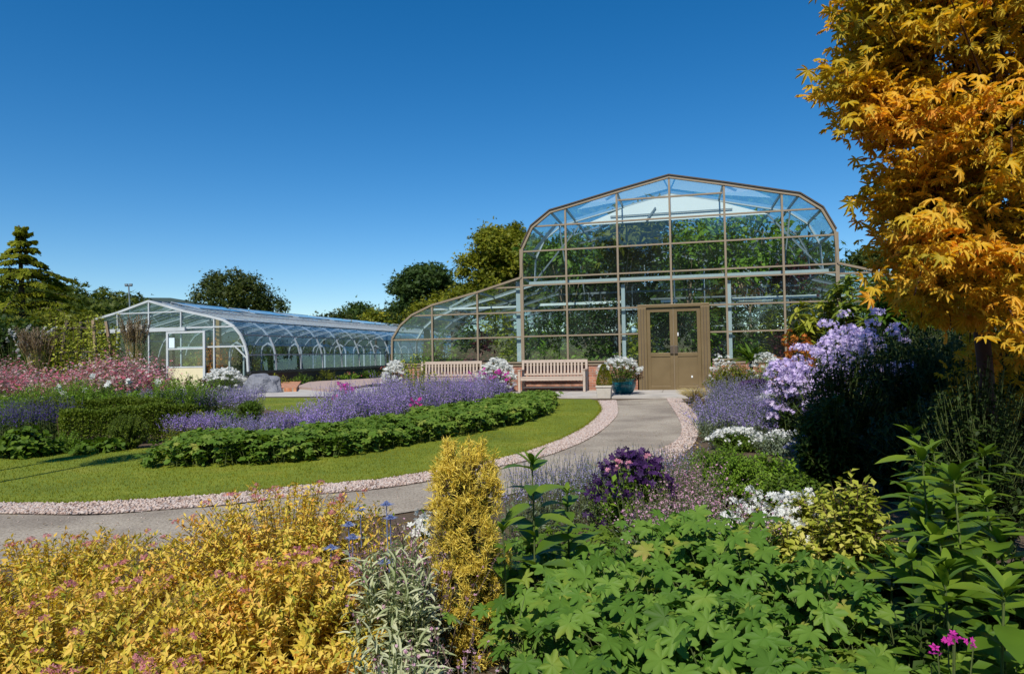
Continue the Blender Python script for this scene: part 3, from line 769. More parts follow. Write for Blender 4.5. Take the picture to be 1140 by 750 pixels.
# ================================================================== vegetation
lm = leafmat
green_mid = lm('leaf_mid_green', [(.035,.075,.015), (.06,.12,.02), (.10,.16,.03)])
green_dark = lm('leaf_dark_green', [(.012,.03,.010), (.025,.055,.015), (.045,.08,.02)])
green_deep = lm('leaf_deep_shade', [(.010,.022,.008), (.018,.038,.012), (.03,.055,.016)], trans=.2)  # deep shade round the maple put into the leaf colour
green_fresh = lm('leaf_fresh', [(.06,.13,.02), (.10,.20,.03), (.17,.26,.05)])
green_olive = lm('leaf_olive', [(.05,.065,.012), (.10,.12,.02), (.17,.17,.03)])
green_geran = lm('leaf_lobed', [(.058,.122,.014), (.095,.195,.024), (.15,.255,.036), (.24,.29,.04), (.36,.28,.09)], [0,.4,.7,.86,.97], nscale=6)
green_border = lm('leaf_border', [(.04,.085,.02), (.075,.15,.035), (.13,.20,.06), (.26,.26,.11)], [0,.45,.8,1])
green_yellow = lm('leaf_yellow_green', [(.12,.17,.02), (.24,.28,.04), (.38,.36,.06)])
green_box = lm('leaf_box', [(.04,.07,.012), (.075,.12,.02), (.13,.17,.03)])
grey_leaf = lm('leaf_grey', [(.12,.16,.10), (.20,.25,.16), (.28,.32,.22)], tint=(1,1,.8))
cream_leaf = lm('leaf_cream', [(.24,.30,.12), (.50,.52,.30), (.66,.66,.46)], tint=(1,1,.8))
gold_leaf = lm('leaf_gold', [(.18,.26,.03), (.66,.52,.06), (.84,.64,.13), (.72,.38,.07), (.50,.18,.06)], [.08,.36,.60,.83,1], trans=.35, nscale=5, nmix=.4, tint=(1,.9,.3))
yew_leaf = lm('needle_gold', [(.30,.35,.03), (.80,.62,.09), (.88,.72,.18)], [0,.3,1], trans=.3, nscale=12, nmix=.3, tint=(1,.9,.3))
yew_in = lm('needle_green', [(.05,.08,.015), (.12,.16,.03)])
maple_leaf = lm('leaf_maple', [(.28,.28,.03), (.62,.47,.04), (.80,.52,.06), (.78,.34,.05)], [.08,.38,.68,.96], trans=.45, nscale=1.6, nmix=.6, tint=(1,.8,.25))
conifer = lm('leaf_conifer', [(.04,.065,.01), (.12,.15,.02), (.24,.235,.03)], nscale=.5, nmix=.4)
purple_fl = lm('petal_purple', [(.24,.14,.48), (.40,.27,.68), (.56,.43,.80)], tint=(1,1,1))
laven_fl = lm('petal_lavender', [(.20,.15,.40), (.34,.27,.58), (.48,.40,.68)], tint=(1,1,1))
lilac_fl = lm('petal_lilac', [(.46,.36,.66), (.66,.54,.80), (.82,.74,.88)], tint=(1,1,1))
violet_fl = lm('petal_dark_violet', [(.03,.012,.06), (.07,.025,.12), (.12,.04,.16)], tint=(1,1,1))
pink_fl = lm('petal_pink', [(.55,.18,.26), (.70,.32,.40), (.78,.50,.55)], tint=(1,1,1))
red_fl = lm('petal_red_pink', [(.45,.05,.09), (.62,.13,.18), (.70,.30,.34)], tint=(1,1,1))
dusk_fl = lm('petal_dusky_pink', [(.42,.12,.16), (.58,.22,.25), (.62,.30,.30)], tint=(1,1,1))
mag_fl = lm('petal_magenta', [(.50,.02,.28), (.68,.06,.42)], tint=(1,1,1))
white_fl = lm('petal_white', [(.66,.68,.60), (.80,.80,.76), (.84,.84,.82)], tint=(.9,.9,.9))
blue_fl = lm('thistle_blue', [(.14,.19,.42), (.24,.32,.58), (.38,.46,.68)], tint=(1,1,1))
orange_lf = lm('leaf_orange', [(.45,.10,.02), (.60,.20,.03), (.62,.34,.05)])
darkred_lf = lm('leaf_dark_red', [(.05,.012,.018), (.10,.02,.03), (.16,.05,.05)])
straw = lm('straw', [(.50,.40,.16), (.66,.54,.26), (.74,.64,.36)])
brown_gr = lm('plume_brown', [(.13,.09,.07), (.22,.16,.12), (.30,.23,.17)])
stem_gr = lm('stem_green', [(.07,.10,.03), (.13,.16,.05)], trans=0)
stem_br = lm('stem_brown', [(.06,.04,.025), (.12,.08,.05)], trans=0)
bark = surf('bark', [(.05,.038,.03), (.11,.085,.065), (.07,.055,.045)], scale=6, bump=.8, bscale=20, bdist=.02, rough=.9)
bark_red = surf('bark_maple', [(.035,.014,.011), (.07,.03,.022)], scale=6, bump=.5, bscale=20, rough=.8)
barkpale = surf('bark_pale', [(.25,.17,.11), (.38,.27,.18)], scale=6, bump=.4, rough=.85)

def X_(px, Y): return float(at(px, 392, Y)[0])
def Z_(px, py, Y): return float(at(px, py, Y)[2])

def crownleaves(L, blobs, ncl, per, size, tpl, crad, zflat=.6, low=-.55, upn=.6):
    B = np.array(blobs, float); wgt = (B[:,3]*B[:,4]+B[:,3]*B[:,5]+B[:,4]*B[:,5]); wgt /= wgt.sum()
    ids = rng.choice(len(B), ncl, p=wgt); d = rv(ncl*2); d = d[d[:,2] > low][:ncl]
    while len(d) < ncl: d = np.r_[d, rv(50)*[1,1,.5]][:ncl]
    c = B[ids,:3] + d*B[ids,3:6]*rng.uniform(.62, 1.06, (ncl,1))
    cr = crad*rng.uniform(.5, 1.3, (ncl,1))
    cc = np.repeat(c, per, 0); off = rng.normal(size=(ncl*per, 3))*.55*[1,1,zflat]*np.repeat(cr, per, 0)
    dd = np.repeat(d, per, 0)
    Nn = dd*.8 + rv(ncl*per)*.7 + [0,0,upn]
    A = unit(rv(ncl*per) + dd*.6 + [0,0,-.25])
    L.add(tpl, cc+off, A, Nn, size*rng.uniform(.6, 1.35, ncl*per))
def tree(name, label, cat, x, y, blobs, mat, size, ncl, per, crad, trunk_h, tr_r, tpl=RAG, group=None, barkm=None, zflat=.6, low=-.55):
    t = empty(name, (x, y, 0), 0, label, cat, group)
    L = Leaves(); crownleaves(L, blobs, ncl, per, size, tpl, crad, zflat, low)
    L.build('crown', mat, t)
    S = Leaves(); B = np.array(blobs, float); nb = len(B)
    P0 = np.array([[0,0,-.1]]); P2 = np.array([[0,0,trunk_h]]); tubes(S, P0, (P0+P2)/2+[tr_r*.5,0,0], P2, tr_r, tr_r*.6, 6, 8)
    st_ = np.tile([[0,0,trunk_h*.8]], (nb,1)).astype(float); en = B[:,:3]+[0,0,.2]; mid = (st_+en)/2; mid[:,2] = st_[:,2]+(en[:,2]-st_[:,2])*.35
    tubes(S, st_, mid, en, tr_r*.5, tr_r*.12, 6, 6)
    S.build('trunk', barkm or bark, t, smooth=True)
    return t
def dome_tips(n, rx, ry, h, shape='dome', low=.35):
    az = rng.random(n)*6.283; rf = np.sqrt(rng.random(n))
    if shape == 'dome': z = h*(1-.5*rf**2.6)*rng.uniform(.86, 1.06, n)
    elif shape == 'cone': z = h*(1-.92*rf)*rng.uniform(.9, 1.05, n)
    elif shape == 'ball': z = h*(.5+.5*np.sqrt(np.clip(1-rf**2, 0, 1)))*rng.uniform(.94, 1.03, n); lowm = rng.random(n) < .35; z[lowm] = h*(.5-.42*np.sqrt(np.clip(1-rf[lowm]**2, 0, 1)))
    else: z = h*rng.uniform(low, 1.0, n)*(1-.25*rf**3)
    lw_ = rng.random(n) < .25
    if shape in ('dome',): rf = np.where(lw_, 1.0, rf); z = np.where(lw_, h*rng.uniform(.15, .6, n), z)
    return np.c_[rx*rf*np.cos(az), ry*rf*np.sin(az), z]
def shrub(name, label, cat, x, y, rx, h, mat, tpl, size, n, K, ry=None, shape='dome', group=None, z0=0.0, t0=.35, up=.5, jit=.35, face_up=1.0, stem=None, stem_r=.004, fl=None, wid=None, basef=.25, seg=3):
    """fl = (material, template, size, count per head, head radius, share of tips, kind)"""
    ry = ry or rx
    t = empty(name, (x, y, z0), rng.random()*0, label, cat, group)
    P2 = dome_tips(n, rx, ry, h, shape); P0 = P2*[basef, basef, 0]; P1 = P2*[.45, .45, .62]
    P1 += rng.normal(size=(n,3))*.03*h
    L = Leaves(); leaves_on(L, P0, P1, P2, K, tpl, size, t0, 1.0, up, jit, face_up=face_up, wid=wid)
    L.build('foliage', mat, t)
    if stem_r: S = Leaves(); tubes(S, P0, P1, P2, stem_r, stem_r*.5, seg); S.build('stem', stem or stem_gr, t)
    if fl: heads(t, P2, *fl)
    return t
def heads(t, tips, mat, tpl, size, cnt, rad, share, name='blossom', lift=0.0, flat=.6):
    n = len(tips); k = max(1, int(n*share)); c = tips[np.argsort(-tips[:,2] + rng.normal(size=n)*.25*tips[:,2].max())][:k] if share < 1 else tips
    c = c + [0,0,lift]; cc = np.repeat(c, cnt, 0); d = rv(len(cc)); d[:,2] = np.abs(d[:,2])
    L = Leaves(); L.add(tpl, cc + d*[1,1,flat]*rad*rng.uniform(.6, 1.05, (len(cc),1)), rv(len(cc)), d+rv(len(cc))*.35, size*rng.uniform(.7, 1.2, len(cc)))
    L.build(name, mat, t)
def drift(name, label, cat, poly, hfun, n, leaf, spike, group=None, lean=.10, stem=None, kind=None, stem_r=.0025, K=9, KF=12, lt=(.05,.7), ft=(.6,1.0), fsize_up=.4, z0=0.0):
    """leaf=(mat,tpl,size), spike=(mat,tpl,size): flower spikes over low foliage"""
    c = np.array(poly).mean(0); t = empty(name, (c[0], c[1], z0), 0, label, cat, group, kind)
    p = inpoly(poly, n) - c; h = np.array([hfun(a+c[0], b+c[1]) for a, b in p])*rng.uniform(.78, 1.1, n)
    P0 = np.c_[p, np.zeros(n)]; ln = rng.normal(size=(n,2))*lean; P2 = P0 + np.c_[ln, h]; P1 = P0 + np.c_[ln*.2, h*.5]
    if leaf:
        L = Leaves(); leaves_on(L, P0, P1, P2, K, leaf[1], leaf[2], lt[0], lt[1], .6, .4); L.build('foliage', leaf[0], t)
    S = Leaves(); tubes(S, P0, P1, P2, stem_r, stem_r*.6, 2); S.build('stem', stem or stem_gr, t)
    if spike:
        L = Leaves(); leaves_on(L, P0, P1, P2, KF, spike[1], spike[2], ft[0], ft[1], fsize_up, .5, taper=.45); L.build('blossom', spike[0], t)
    return t

# ---------------- far background
# wooded slope and far hill
def hillmesh(name, pts, Y0, Y1, mat):
    m = MB(); n = len(pts)
    for i, (x, z) in enumerate(pts): m.v += [(x, Y0, -1), (x, (Y0+Y1)/2, z), (x, Y1, -1)]
    for i in range(n-1): m.f += [(3*i, 3*i+3, 3*i+4, 3*i+1), (3*i+1, 3*i+4, 3*i+5, 3*i+2)]
    o = m.build(name, mat, smooth=True); tag(o, kind='structure'); return o
hillm = surf('far_hill', [(.035,.06,.05), (.05,.08,.06)], scale=.004, bump=0, rough=1)
hp_ = [(X_(px, 1300), Z_(px, py, 1300)) for px, py in [(-700,352),(-400,340),(-150,334),(60,332),(130,331),(190,331.5),(230,338),(270,350),(330,360),(520,368),(700,370),(900,370),(1100,372),(1400,375),(1800,380)]]
hillmesh('distant_hill', hp_, 900, 1700, hillm)
sl_p = [(X_(px, 120), Z_(px, py, 120)-1.5) for px, py in [(-500,330),(-250,318),(-60,315),(40,318),(90,324),(130,334),(165,342),(200,352),(240,372)]]
slope_m = surf('wood_floor', [(.02,.04,.012), (.035,.06,.018)], scale=.3, bump=.3, rough=1)
hillmesh('wooded_slope', sl_p, 95, 150, slope_m)
Lw = Leaves(); bl = []
for i in range(150):
    px = rng.uniform(-250, 200); u = rng.random()
    py0 = np.interp(px, [-500,-60,40,90,130,165,200], [320,305,312,315,324,334,347]); Yd = rng.uniform(90, 121)
    top = Z_(px, py0+rng.uniform(-1,3), 121)*(1-(121-Yd)/60)
    r = rng.uniform(1.6, 3.2); bl.append((X_(px, Yd), Yd, max(1.5, top-r*.8), r, r, r*1.0))
crownleaves(Lw, bl, 5200, 6, .8, RAG, 1.0)
wood_l = lm('leaf_wood', [(.025,.045,.012), (.05,.075,.018), (.10,.115,.025)], nscale=.12, nmix=.5)
o = Lw.build('wood', wood_l); tag(o, 'dark mixed wood climbing the slope behind the left garden', 'wood', kind='stuff')

def blobtree(name, label, pts, Y, mat, size, ncl, per, crad, group=None, th=None, tr_r=.25, depth=.8, tpl=RAG, low=-.6):
    """pts: crown lobes given as picture position and radius in pixels, placed at distance Y with depth of their own"""
    cx = X_(np.mean([p[0] for p in pts]), Y); bl = []
    for i, (px, py, rp) in enumerate(pts):
        r = rp*Y/F_PX; dy = rng.uniform(-1, 1)*depth*r
        bl.append((X_(px, Y)-cx, dy, Z_(px, py, Y), r, r, r*.85))
    zt = min(b[2] for b in bl)
    return tree(name, label, 'tree', cx, Y, bl, mat, size, ncl, per, crad, th or max(.8, zt), tr_r, group=group, tpl=tpl, low=low)
tree_blue = lm('leaf_blue_green', [(.018,.04,.02), (.035,.07,.03), (.06,.10,.035)], nscale=.8)
tree_oak = lm('leaf_oak', [(.06,.085,.012), (.13,.15,.02), (.22,.20,.03)], nscale=.6)
tree_pine = lm('leaf_pine', [(.02,.035,.014), (.04,.06,.022), (.075,.085,.03)], nscale=.5)
blobtree('round_tree', 'dark blue green tree left of the taller olive tree behind the glasshouse', [(468,318,20),(450,322,11),(485,306,13),(498,318,12),(470,304,12),(460,340,18),(490,340,18),(476,355,22)], 44, tree_blue, .24, 230, 60, .55, tr_r=.3)
blobtree('oak_tree', 'tall olive green tree rising behind the left shoulder of the glasshouse', [(552,282,24),(535,300,20),(568,272,20),(580,295,26),(548,262,12),(572,258,9),(590,280,20),(527,325,18),(555,320,26),(585,330,28),(600,300,20)], 38, tree_oak, .20, 430, 74, .50, tr_r=.4)
blobtree('broad_shrub', 'low olive bush filling in below the two trees behind the glasshouse', [(470,350,14),(490,342,16),(515,338,18),(545,345,20),(500,355,20)], 33, tree_oak, .16, 300, 26, .45, tr_r=.15)
blobtree('pine_tree', 'wide ragged dark pine rising behind the low greenhouse roof', [(258,325,20),(240,322,14),(228,333,11),(275,318,15),(262,308,8),(243,308,7),(285,328,15),(300,335,13),(312,342,10),(250,345,20),(285,348,20),(270,333,22)], 62, tree_pine, .26, 190, 60, .72, tr_r=.4)
blobtree('small_round_tree', 'small round topped tree beyond the far end of the low greenhouse', [(397,346,11),(388,351,9),(407,351,9),(397,358,12)], 70, tree_blue, .38, 170, 12, .8)
for i, (px, py, r) in enumerate([(375,356,9),(418,354,7),(430,353,8),(445,352,9),(360,362,8),(345,362,8)]):
    blobtree('hedgerow_tree', 'low tree in the hedgerow line beyond the low greenhouse', [(px,py,r),(px+6,py+3,r*.9),(px-5,py+4,r)], 66+i, tree_oak if i % 2 else tree_pine, .36, 90, 11, .8, group='hedgerow trees beyond the greenhouses', tr_r=.15)
blobtree('hedgerow_tree', 'dark tree top showing right of the glasshouse beside the maple', [(968,290,10),(985,288,11),(1005,292,13),(955,295,7)], 60, tree_pine, .38, 200, 12, .9, group=None)
# trees hidden behind the tall glasshouse, seen through its panes
for i, (px, py, r, lab) in enumerate([(640,300,40,'dark tree seen through the glass left of the doors'), (690,285,34,'tall tree behind the glasshouse, its top near the ridge at the left'),(800,285,34,'tall tree behind the glasshouse, its top near the ridge at the right'),(760,330,45,'dark tree seen through the glass straight above the doors'), (880,305,40,'dark tree seen through the glass at the right shoulder'), (1040,350,40,'dark tree behind the planting right of the glasshouse')]):
    blobtree('background_tree', lab, [(px,py,r),(px-30,py+12,r*.8),(px+30,py+10,r*.85),(px,py+35,r)], 46, green_dark, .5, 240, 12, 1.3)
# cedar at far left, built of drooping tiers
def cedar():
    Y = 36; cx = X_(24, Y); H = Z_(22, 249, Y)
    t = empty('cedar_tree', (cx, Y, 0), 0, 'tall golden green cedar with drooping tiers at the left edge', 'tree')
    S = Leaves(); tubes(S, np.array([[0,0,0.]]), np.array([[.1,0,H*.5]]), np.array([[-.15,0,H*.99]]), .30, .03, 10, 8)
    L = Leaves(); P0s, P1s, P2s = [], [], []
    prof = [(0,4.3),(2.8,4.0),(4.2,3.3),(5.1,2.7),(6.0,1.9),(6.5,1.05),(7.4,.6),(8.2,.22),(9,.05)]
    z = .9
    while z < H-.15:
        R0_ = float(np.interp(z, [q[0] for q in prof], [q[1] for q in prof])); nbr = 7 if z < 6 else 6; a0 = rng.random()*6.28
        for k in range(nbr):
            a = a0+k*6.28/nbr+rng.normal()*.25; rad = R0_*rng.uniform(.62, 1.18)
            e = np.array([rad*math.cos(a), rad*math.sin(a), z-.12*rad+rng.normal()*.12])
            P0s.append([0,0,z-.05*rad]); P1s.append([e[0]*.5, e[1]*.5, z+.13*rad]); P2s.append(e)
        z += (.50 if z < 5.5 else .36)*rng.uniform(.8,1.2)
    P0s, P1s, P2s = map(np.array, (P0s, P1s, P2s)); nb = len(P0s); tubes(S, P0s, P1s, P2s, .05, .012, 4, 4)
    ln = np.linalg.norm(P2s[:,:2], axis=1)
    for rep in range(520):
        tt = np.clip(rng.beta(2.2, 1.1, size=(nb,1))*1.03, 0, 1); p = bez(P0s, P1s, P2s, tt)[:,0]; d = bezd(P0s, P1s, P2s, tt)[:,0]
        side = unit(np.cross(d, [0,0,1])); wdt = ln*.20*rng.normal(size=nb)*(1.15-.7*tt[:,0])
        q = p + side*wdt[:,None] + np.c_[np.zeros((nb,2)), -np.abs(wdt)*.25+rng.normal(size=nb)*.035]
        L.add(CARD, q, d+side*np.sign(wdt)[:,None]*.8+[0,0,-.35]+rv(nb)*.3, [0,0,1]+rv(nb)*.35, rng.uniform(.10, .24, nb), wid=.25)
    L.build('crown', conifer, t); S.build('trunk', bark, t, smooth=True)
cedar()
blobtree('broadleaf_tree', 'dark green bushy tree below and right of the cedar', [(60,372,24),(90,368,20),(40,385,24),(10,380,26),(110,380,16)], 30, green_olive, .22, 500, 16, .55, tr_r=.15)
blobtree('lilac_bush', 'dark bush with pale flower heads at the far left edge', [(8,372,22),(30,378,20),(-15,375,26),(20,400,26),(-20,405,28),(50,400,20)], 22, green_dark, .13, 480, 16, .4, tr_r=.08)
bb = Leaves(); 
t = empty('buddleia', (X_(14,21.3), 21.3, 0), 0, 'arching grey white flower sprays at the left edge behind the pink drift', 'shrub')
P2 = np.c_[rng.uniform(-1.2,1.4,60), rng.normal(size=60)*.4, rng.uniform(1.3,2.4,60)]; P0 = P2*[.3,.3,0]; P1 = P2*[.5,.5,.9]
leaves_on(bb, P0, P1, P2, 14, CARD, .06, .8, 1, .3, .5); bb.build('blossom', lm('petal_grey_white', [(.35,.36,.38),(.55,.55,.55)]), t); S = Leaves(); tubes(S, P0, P1, P2, .008, .004); S.build('stem', stem_gr, t)

Lb = Leaves(); bl = []
for i in range(110):
    r = rng.uniform(1.2, 2.2); bl.append((rng.uniform(-26, 14), rng.uniform(-20, -16.5), rng.uniform(1.5, 10.5), r, r, r))
crownleaves(Lb, bl, 4500, 8, .5, RAG, .9)
o = Lb.build('wood', tree_oak); tag(o, 'line of tall trees behind the viewer mirrored in the glasshouse panes', 'wood', kind='stuff')

# ---------------- plants inside the glasshouse (seen through the panes)
def inside(s, d, h, r, kind, lab, mat=None, n=40, K=16, size=.16, tpl=LANCE):
    x, y, _ = fw(s, d)
    if kind == 'tree':
        bl = [(rng.normal()*r*.4, rng.normal()*r*.3, h-r*.6+rng.normal()*r*.25, r*.6, r*.6, r*.45) for _ in range(6)]
        return tree('tropical_tree', lab, 'tree', x, y, bl, mat or green_fresh, size*1.2, 120, 14, .38, h*.55, .06, tpl=OVAL, barkm=barkpale, zflat=.7)
    return shrub('tropical_plant', lab, 'plant', x, y, r, h, mat or green_mid, tpl, size, n, K, t0=.15, up=.3, stem_r=.01, group=('plants behind the glass, ' + lab[26:]) if lab.startswith('leafy plant inside') else None)
IN = [(-3.6,3.2,5.3,1.3,'tree','tall glasshouse tree filling the upper left panes'),(-1.9,4.6,5.9,1.5,'tree','tall glasshouse tree left of centre under the white screen'),
 (.6,5.5,6.0,1.7,'tree','tall glasshouse tree behind the doors'),(2.6,4.5,5.6,1.5,'tree','leafy glasshouse tree right of the doors'),(4.3,6.2,4.6,1.2,'tree','glasshouse tree at the right shoulder'),(-3.2,7.5,5.2,1.6,'tree','glasshouse tree deep behind the left shoulder')]
for q_, a in enumerate(IN): inside(*a, n=0, mat=[None, green_olive, None, green_fresh, darkred_lf, green_dark][q_] or (lm('leaf_tropical', [(.05,.10,.03),(.09,.18,.05),(.16,.26,.08)]) if 'leaf_tropical' not in MATS else MATS['leaf_tropical']), size=[.17,.24,.15,.20,.14,.26][q_])
inside(-2.55, 1.3, 2.5, .8, 'tree', 'small forked pale stemmed tree inside the glass behind the bench', size=.10, mat=green_dark)
inside(.1, 2.2, 2.6, .7, 'tree', 'slender pale stemmed tree inside behind the double doors', size=.10, mat=green_dark)
mats_in = [green_fresh, green_mid, green_yellow, darkred_lf, green_mid, green_fresh]
k = 0
cols_in = ['dark green', 'deep green', 'bright green', 'dark red leaved', 'dense green', 'mid green']
for s in np.arange(-8.2, 8.4, 1.02):
    for d, hh in ((.95, 1.75), (2.4, 2.9)):
        mi = mats_in[(k*5+k//3) % 6]; tall = hh*(.8+.4*random.random())*(.8 if abs(s) > 7 else 1)
        if abs(s) < 1.0 and d < 1.5: k += 1; continue
        zone = 'left wing' if s < -4.6 else 'right wing' if s > 4.6 else 'tall bay left of the doors' if s < -1 else 'tall bay right of the doors' if s > 1 else 'bay behind the doors'
        inside(s+random.uniform(-.2,.2), d+random.uniform(-.2,.3), tall, .62, 'shrub', 'leafy plant inside the %s, %s row' % (zone, 'front' if d < 1.5 else 'second'), mi, 62, 20, random.choice([.20,.26,.32]), random.choice([LANCE,OVAL,LANCE])); k += 1
for s in (-7.3, -5.2, -3.1, -1, 1.1, 3.2, 5.3, 7.4):   # dense back row
    x, y, _ = fw(s, 8.0)
    shrub('tropical_shrub', 'big dark shrub in the back row inside the tall glasshouse', 'shrub', x, y, 1.5, 3.3 if abs(s) < 6 else 2.2, green_dark, OVAL, .3, 50, 18, group='dark shrubs in the glasshouse back row', t0=.1, stem_r=.015)
# low greenhouse interior
for i, (s, d, h, m_, lab) in enumerate([(1.9,1.6,2.0,orange_lf,'orange yellow leaved plant inside the low greenhouse end'),(-.6,2.0,1.6,darkred_lf,'dark purple leaved plant inside the low greenhouse'),(.3,2.5,1.4,green_yellow,'yellow green plant inside the low greenhouse beside the door'),(3.0,2.2,2.3,green_olive,'spiky olive plant inside the low greenhouse behind the white flowers'),(4.0,3.6,1.2,green_dark,'dark plant behind the glass near the boulder'),(2.4,5.5,1.9,green_mid,'green plant mid way inside the low greenhouse'),(1.0,8.0,2.2,green_dark,'tall dark plant deep inside the low greenhouse')]):
    x, y, _ = lw(s, d); shrub('tropical_plant', lab, 'plant', x, y, .85, h, m_, LANCE, .24, 80, 18, t0=.15, stem_r=.01)
for k in range(9):
    x, y, _ = lw(1.2+1.2*(k % 2), 9+k*2.2); shrub('bench_plant', 'potted greenery on the staging of the low greenhouse', 'plant', x, y, 1.1, 1.6+.5*(k % 3 == 0), green_mid if k % 2 else green_dark, OVAL, .20, 60, 16, group='plants on the low greenhouse staging', t0=.1, stem_r=.01)
for k in range(8):
    x, y, _ = lw(-6.8, 1+k*4.0); shrub('hedge_shrub', 'dark shrub in the row beyond the far side of the low greenhouse', 'shrub', x, y, 2.3, 2.9, green_dark, OVAL, .26, 90, 18, group='shrubs beyond the low greenhouse', t0=.08, stem_r=.015)
# bed along the long side of the low greenhouse
for k in range(9):
    x, y, _ = lw(5.35, .8+k*2.3)
    if k == 0: shrub('fern', 'arching yellow green fern beside the boulder under the black gutter', 'fern', x, y, .75, .5, green_yellow, LANCE, .14, 34, 16, t0=.1, stem_r=.006, basef=.05)
    else: shrub('bedding_plant', 'low green plant in the bed under the black gutter', 'plant', x, y, .6, .40+.1*(k % 3), [green_fresh, green_mid, green_olive][k % 3], OVAL, .10, 40, 12, group='plants below the low greenhouse gutter', stem_r=.004, fl=(red_fl, FLOWER5, .03, 4, .05, .3) if k in (3,5,6) else None)
x, y, _ = lw(5.9, 4.5); 
# white flowers left of boulder
def whitebush(px, Y, top, wpx, label, h0=0, **kw):
    r = wpx*Y/F_PX/2; return shrub('flowering_bush', label, 'shrub', X_(px, Y), Y, r, Z_(px, top, Y)-h0, green_mid, OVAL, .05, kw.get('n', 170), 14, z0=h0, t0=.3, stem_r=.004, fl=(white_fl, DAISY, .036, kw.get('c', 12), .07, .9))
whitebush(250, 25.0, 410, 44, 'bush covered in white flowers between cream door and boulder', n=200)
whitebush(552, 20.3, 401, 42, 'rounded white flowering bush between the two benches', n=220)
whitebush(440, 21.2, 404, 30, 'white flowering bush at the left end of the far bench', n=150)
t_ = whitebush(689, 17.75, 398, 46, 'loose white flowering plant spilling over the teal pot', h0=.40, n=130, c=6)
x, y = GLAZED
shrub('foliage_plant', 'dark purple leaved plant at the right of the teal pot', 'plant', x+.25, y-.05, .28, .50, darkred_lf, OVAL, .07, 60, 12, z0=.38)
# clipped cone
x, y = STONEPOT
t = empty('topiary_cone', (x, y, .28), 0, 'small clipped golden green cone in the stone planter', 'topiary')
L = Leaves(); n = 5200; z = rng.random(n)**1.15; a = rng.random(n)*6.283; r = .205*np.sqrt(np.clip(1-z,0,1))*np.where(z < .12, .75+z*2, 1)*rng.uniform(.8,1.05,n)
d = np.c_[np.cos(a), np.sin(a), np.full(n,.4)]; L.add(OVAL, np.c_[r*np.cos(a), r*np.sin(a), .03+z*.56], d+rv(n)*.7, d+rv(n)*.8, .028)
L.build('foliage', lm('leaf_golden_box', [(.06,.08,.01),(.14,.16,.02),(.26,.24,.035)]), t); S = Leaves(); tubes(S, np.array([[0,0,0.]]), np.array([[0,0,.2]]), np.array([[0,0,.5]]), .012, .006); S.build('stem', stem_br, t)

# ---------------- left island bed
def lobe(x, y): return 0
NR = [(-3.95,7.30),(-2.74,7.30),(-1.8,7.98),(-.81,9.55),(.03,10.96),(.55,12.4),(.80,13.8),(.95,15.4),(.75,16.1)]
FR = [(.1,15.9),(-.25,14.6),(-.9,12.7),(-1.6,11.1),(-2.35,9.7),(-3.0,8.75),(-3.9,8.5)]
border = [tuple(p) for p in smoothline(NR, 4)] + [tuple(p) for p in smoothline(FR, 4)]
t = empty('ground_cover', (-1.2, 10.2, 0), 0, 'low scalloped band of toothed green foliage edging the lawn', 'ground cover', kind='stuff')
n = 3600; p = inpoly(border, n) - [-1.2, 10.2]; lump = .5+.5*np.sin(p[:,0]*4.3)*np.cos(p[:,1]*3.7); h = .20+.10*lump+rng.random(n)*.05
dn = np.array([min(np.hypot(*(np.array(q)-(pp+[-1.2,10.2]))) for q in border[::2]) for pp in p]); h *= np.clip(.45+dn*2.2, .45, 1)
P0 = np.c_[p, np.zeros(n)]; P2 = P0 + np.c_[rng.normal(size=(n,2))*.05, h]; P1 = (P0+P2)/2
L = Leaves(); nn = rv(n)*.42+[0,-.25,1]; L.add(GERAN, P2, rv(n)*[1,1,.25]+[0,-.35,-.2], nn, rng.uniform(.055,.095,n))
leaves_on(L, P0, P1, P2, 5, ROUND, .07, .35, .98, .2, .5, face_up=1.3)
L.build('foliage', green_border, t)
S = Leaves(); tubes(S, P0, P1, P2, .003, .002, 1); S.build('stem', stem_gr, t)

cat_poly = [(-3.3,8.95),(-2.6,9.6),(-1.75,11.2),(-1.0,12.9),(-.35,14.9),(-.05,16.2),(-1.3,16.4),(-2.6,14.2),(-3.2,11.6)]
def cath(x, y):
    return float(np.interp(y, [8.8, 9.6, 11, 13, 15, 16.5], [.36,.48,.68,.75,.72,.66]))*(.9+.16*math.sin(x*4.1+y*2.3)+.08*math.sin(x*9-y*5))
drift('catmint_drift', 'long drift of violet blue catmint behind the scalloped green band', 'catmint', cat_poly, cath, 2700, (green_mid, OVAL, .05), (purple_fl, PETAL, .036), kind='stuff', lean=.12, K=6, KF=17, ft=(.42,1.0), stem=lm('stem_grey', [(.16,.17,.14),(.24,.25,.2)], trans=0))
# magenta and pink flowers in the catmint
def dots(name, label, cat, px, py, Y, wpx, mat, tpl, size, n, leaf=green_mid, spread_h=.35):
    x, h = X_(px, Y), Z_(px, py, Y); r = wpx*Y/F_PX/2
    t = empty(name, (x, Y, 0), 0, label, cat); P2 = np.c_[rng.uniform(-r,r,n), rng.uniform(-r,r,n), h*rng.uniform(1-spread_h,1.04,n)]; P0 = P2*[.4,.4,0]; P1 = P2*[.55,.55,.6]
    S = Leaves(); tubes(S, P0, P1, P2, .004, .002); S.build('stem', stem_gr, t)
    L = Leaves(); leaves_on(L, P0, P1, P2, 8, OVAL, .07, .2, .85); L.build('foliage', leaf, t)
    L = Leaves(); cc = np.repeat(P2, 4, 0)+rng.normal(size=(n*4,3))*size*.6; L.add(tpl, cc, rv(n*4), rv(n*4)+[0,-.5,.8], size*rng.uniform(.7,1.2,n*4)); L.build('blossom', mat, t)
    return t
dots('phlox', 'bright magenta flower cluster at the left end of the catmint', 'flower', 384, 428, 12.0, 22, mag_fl, FLOWER5, .045, 16)
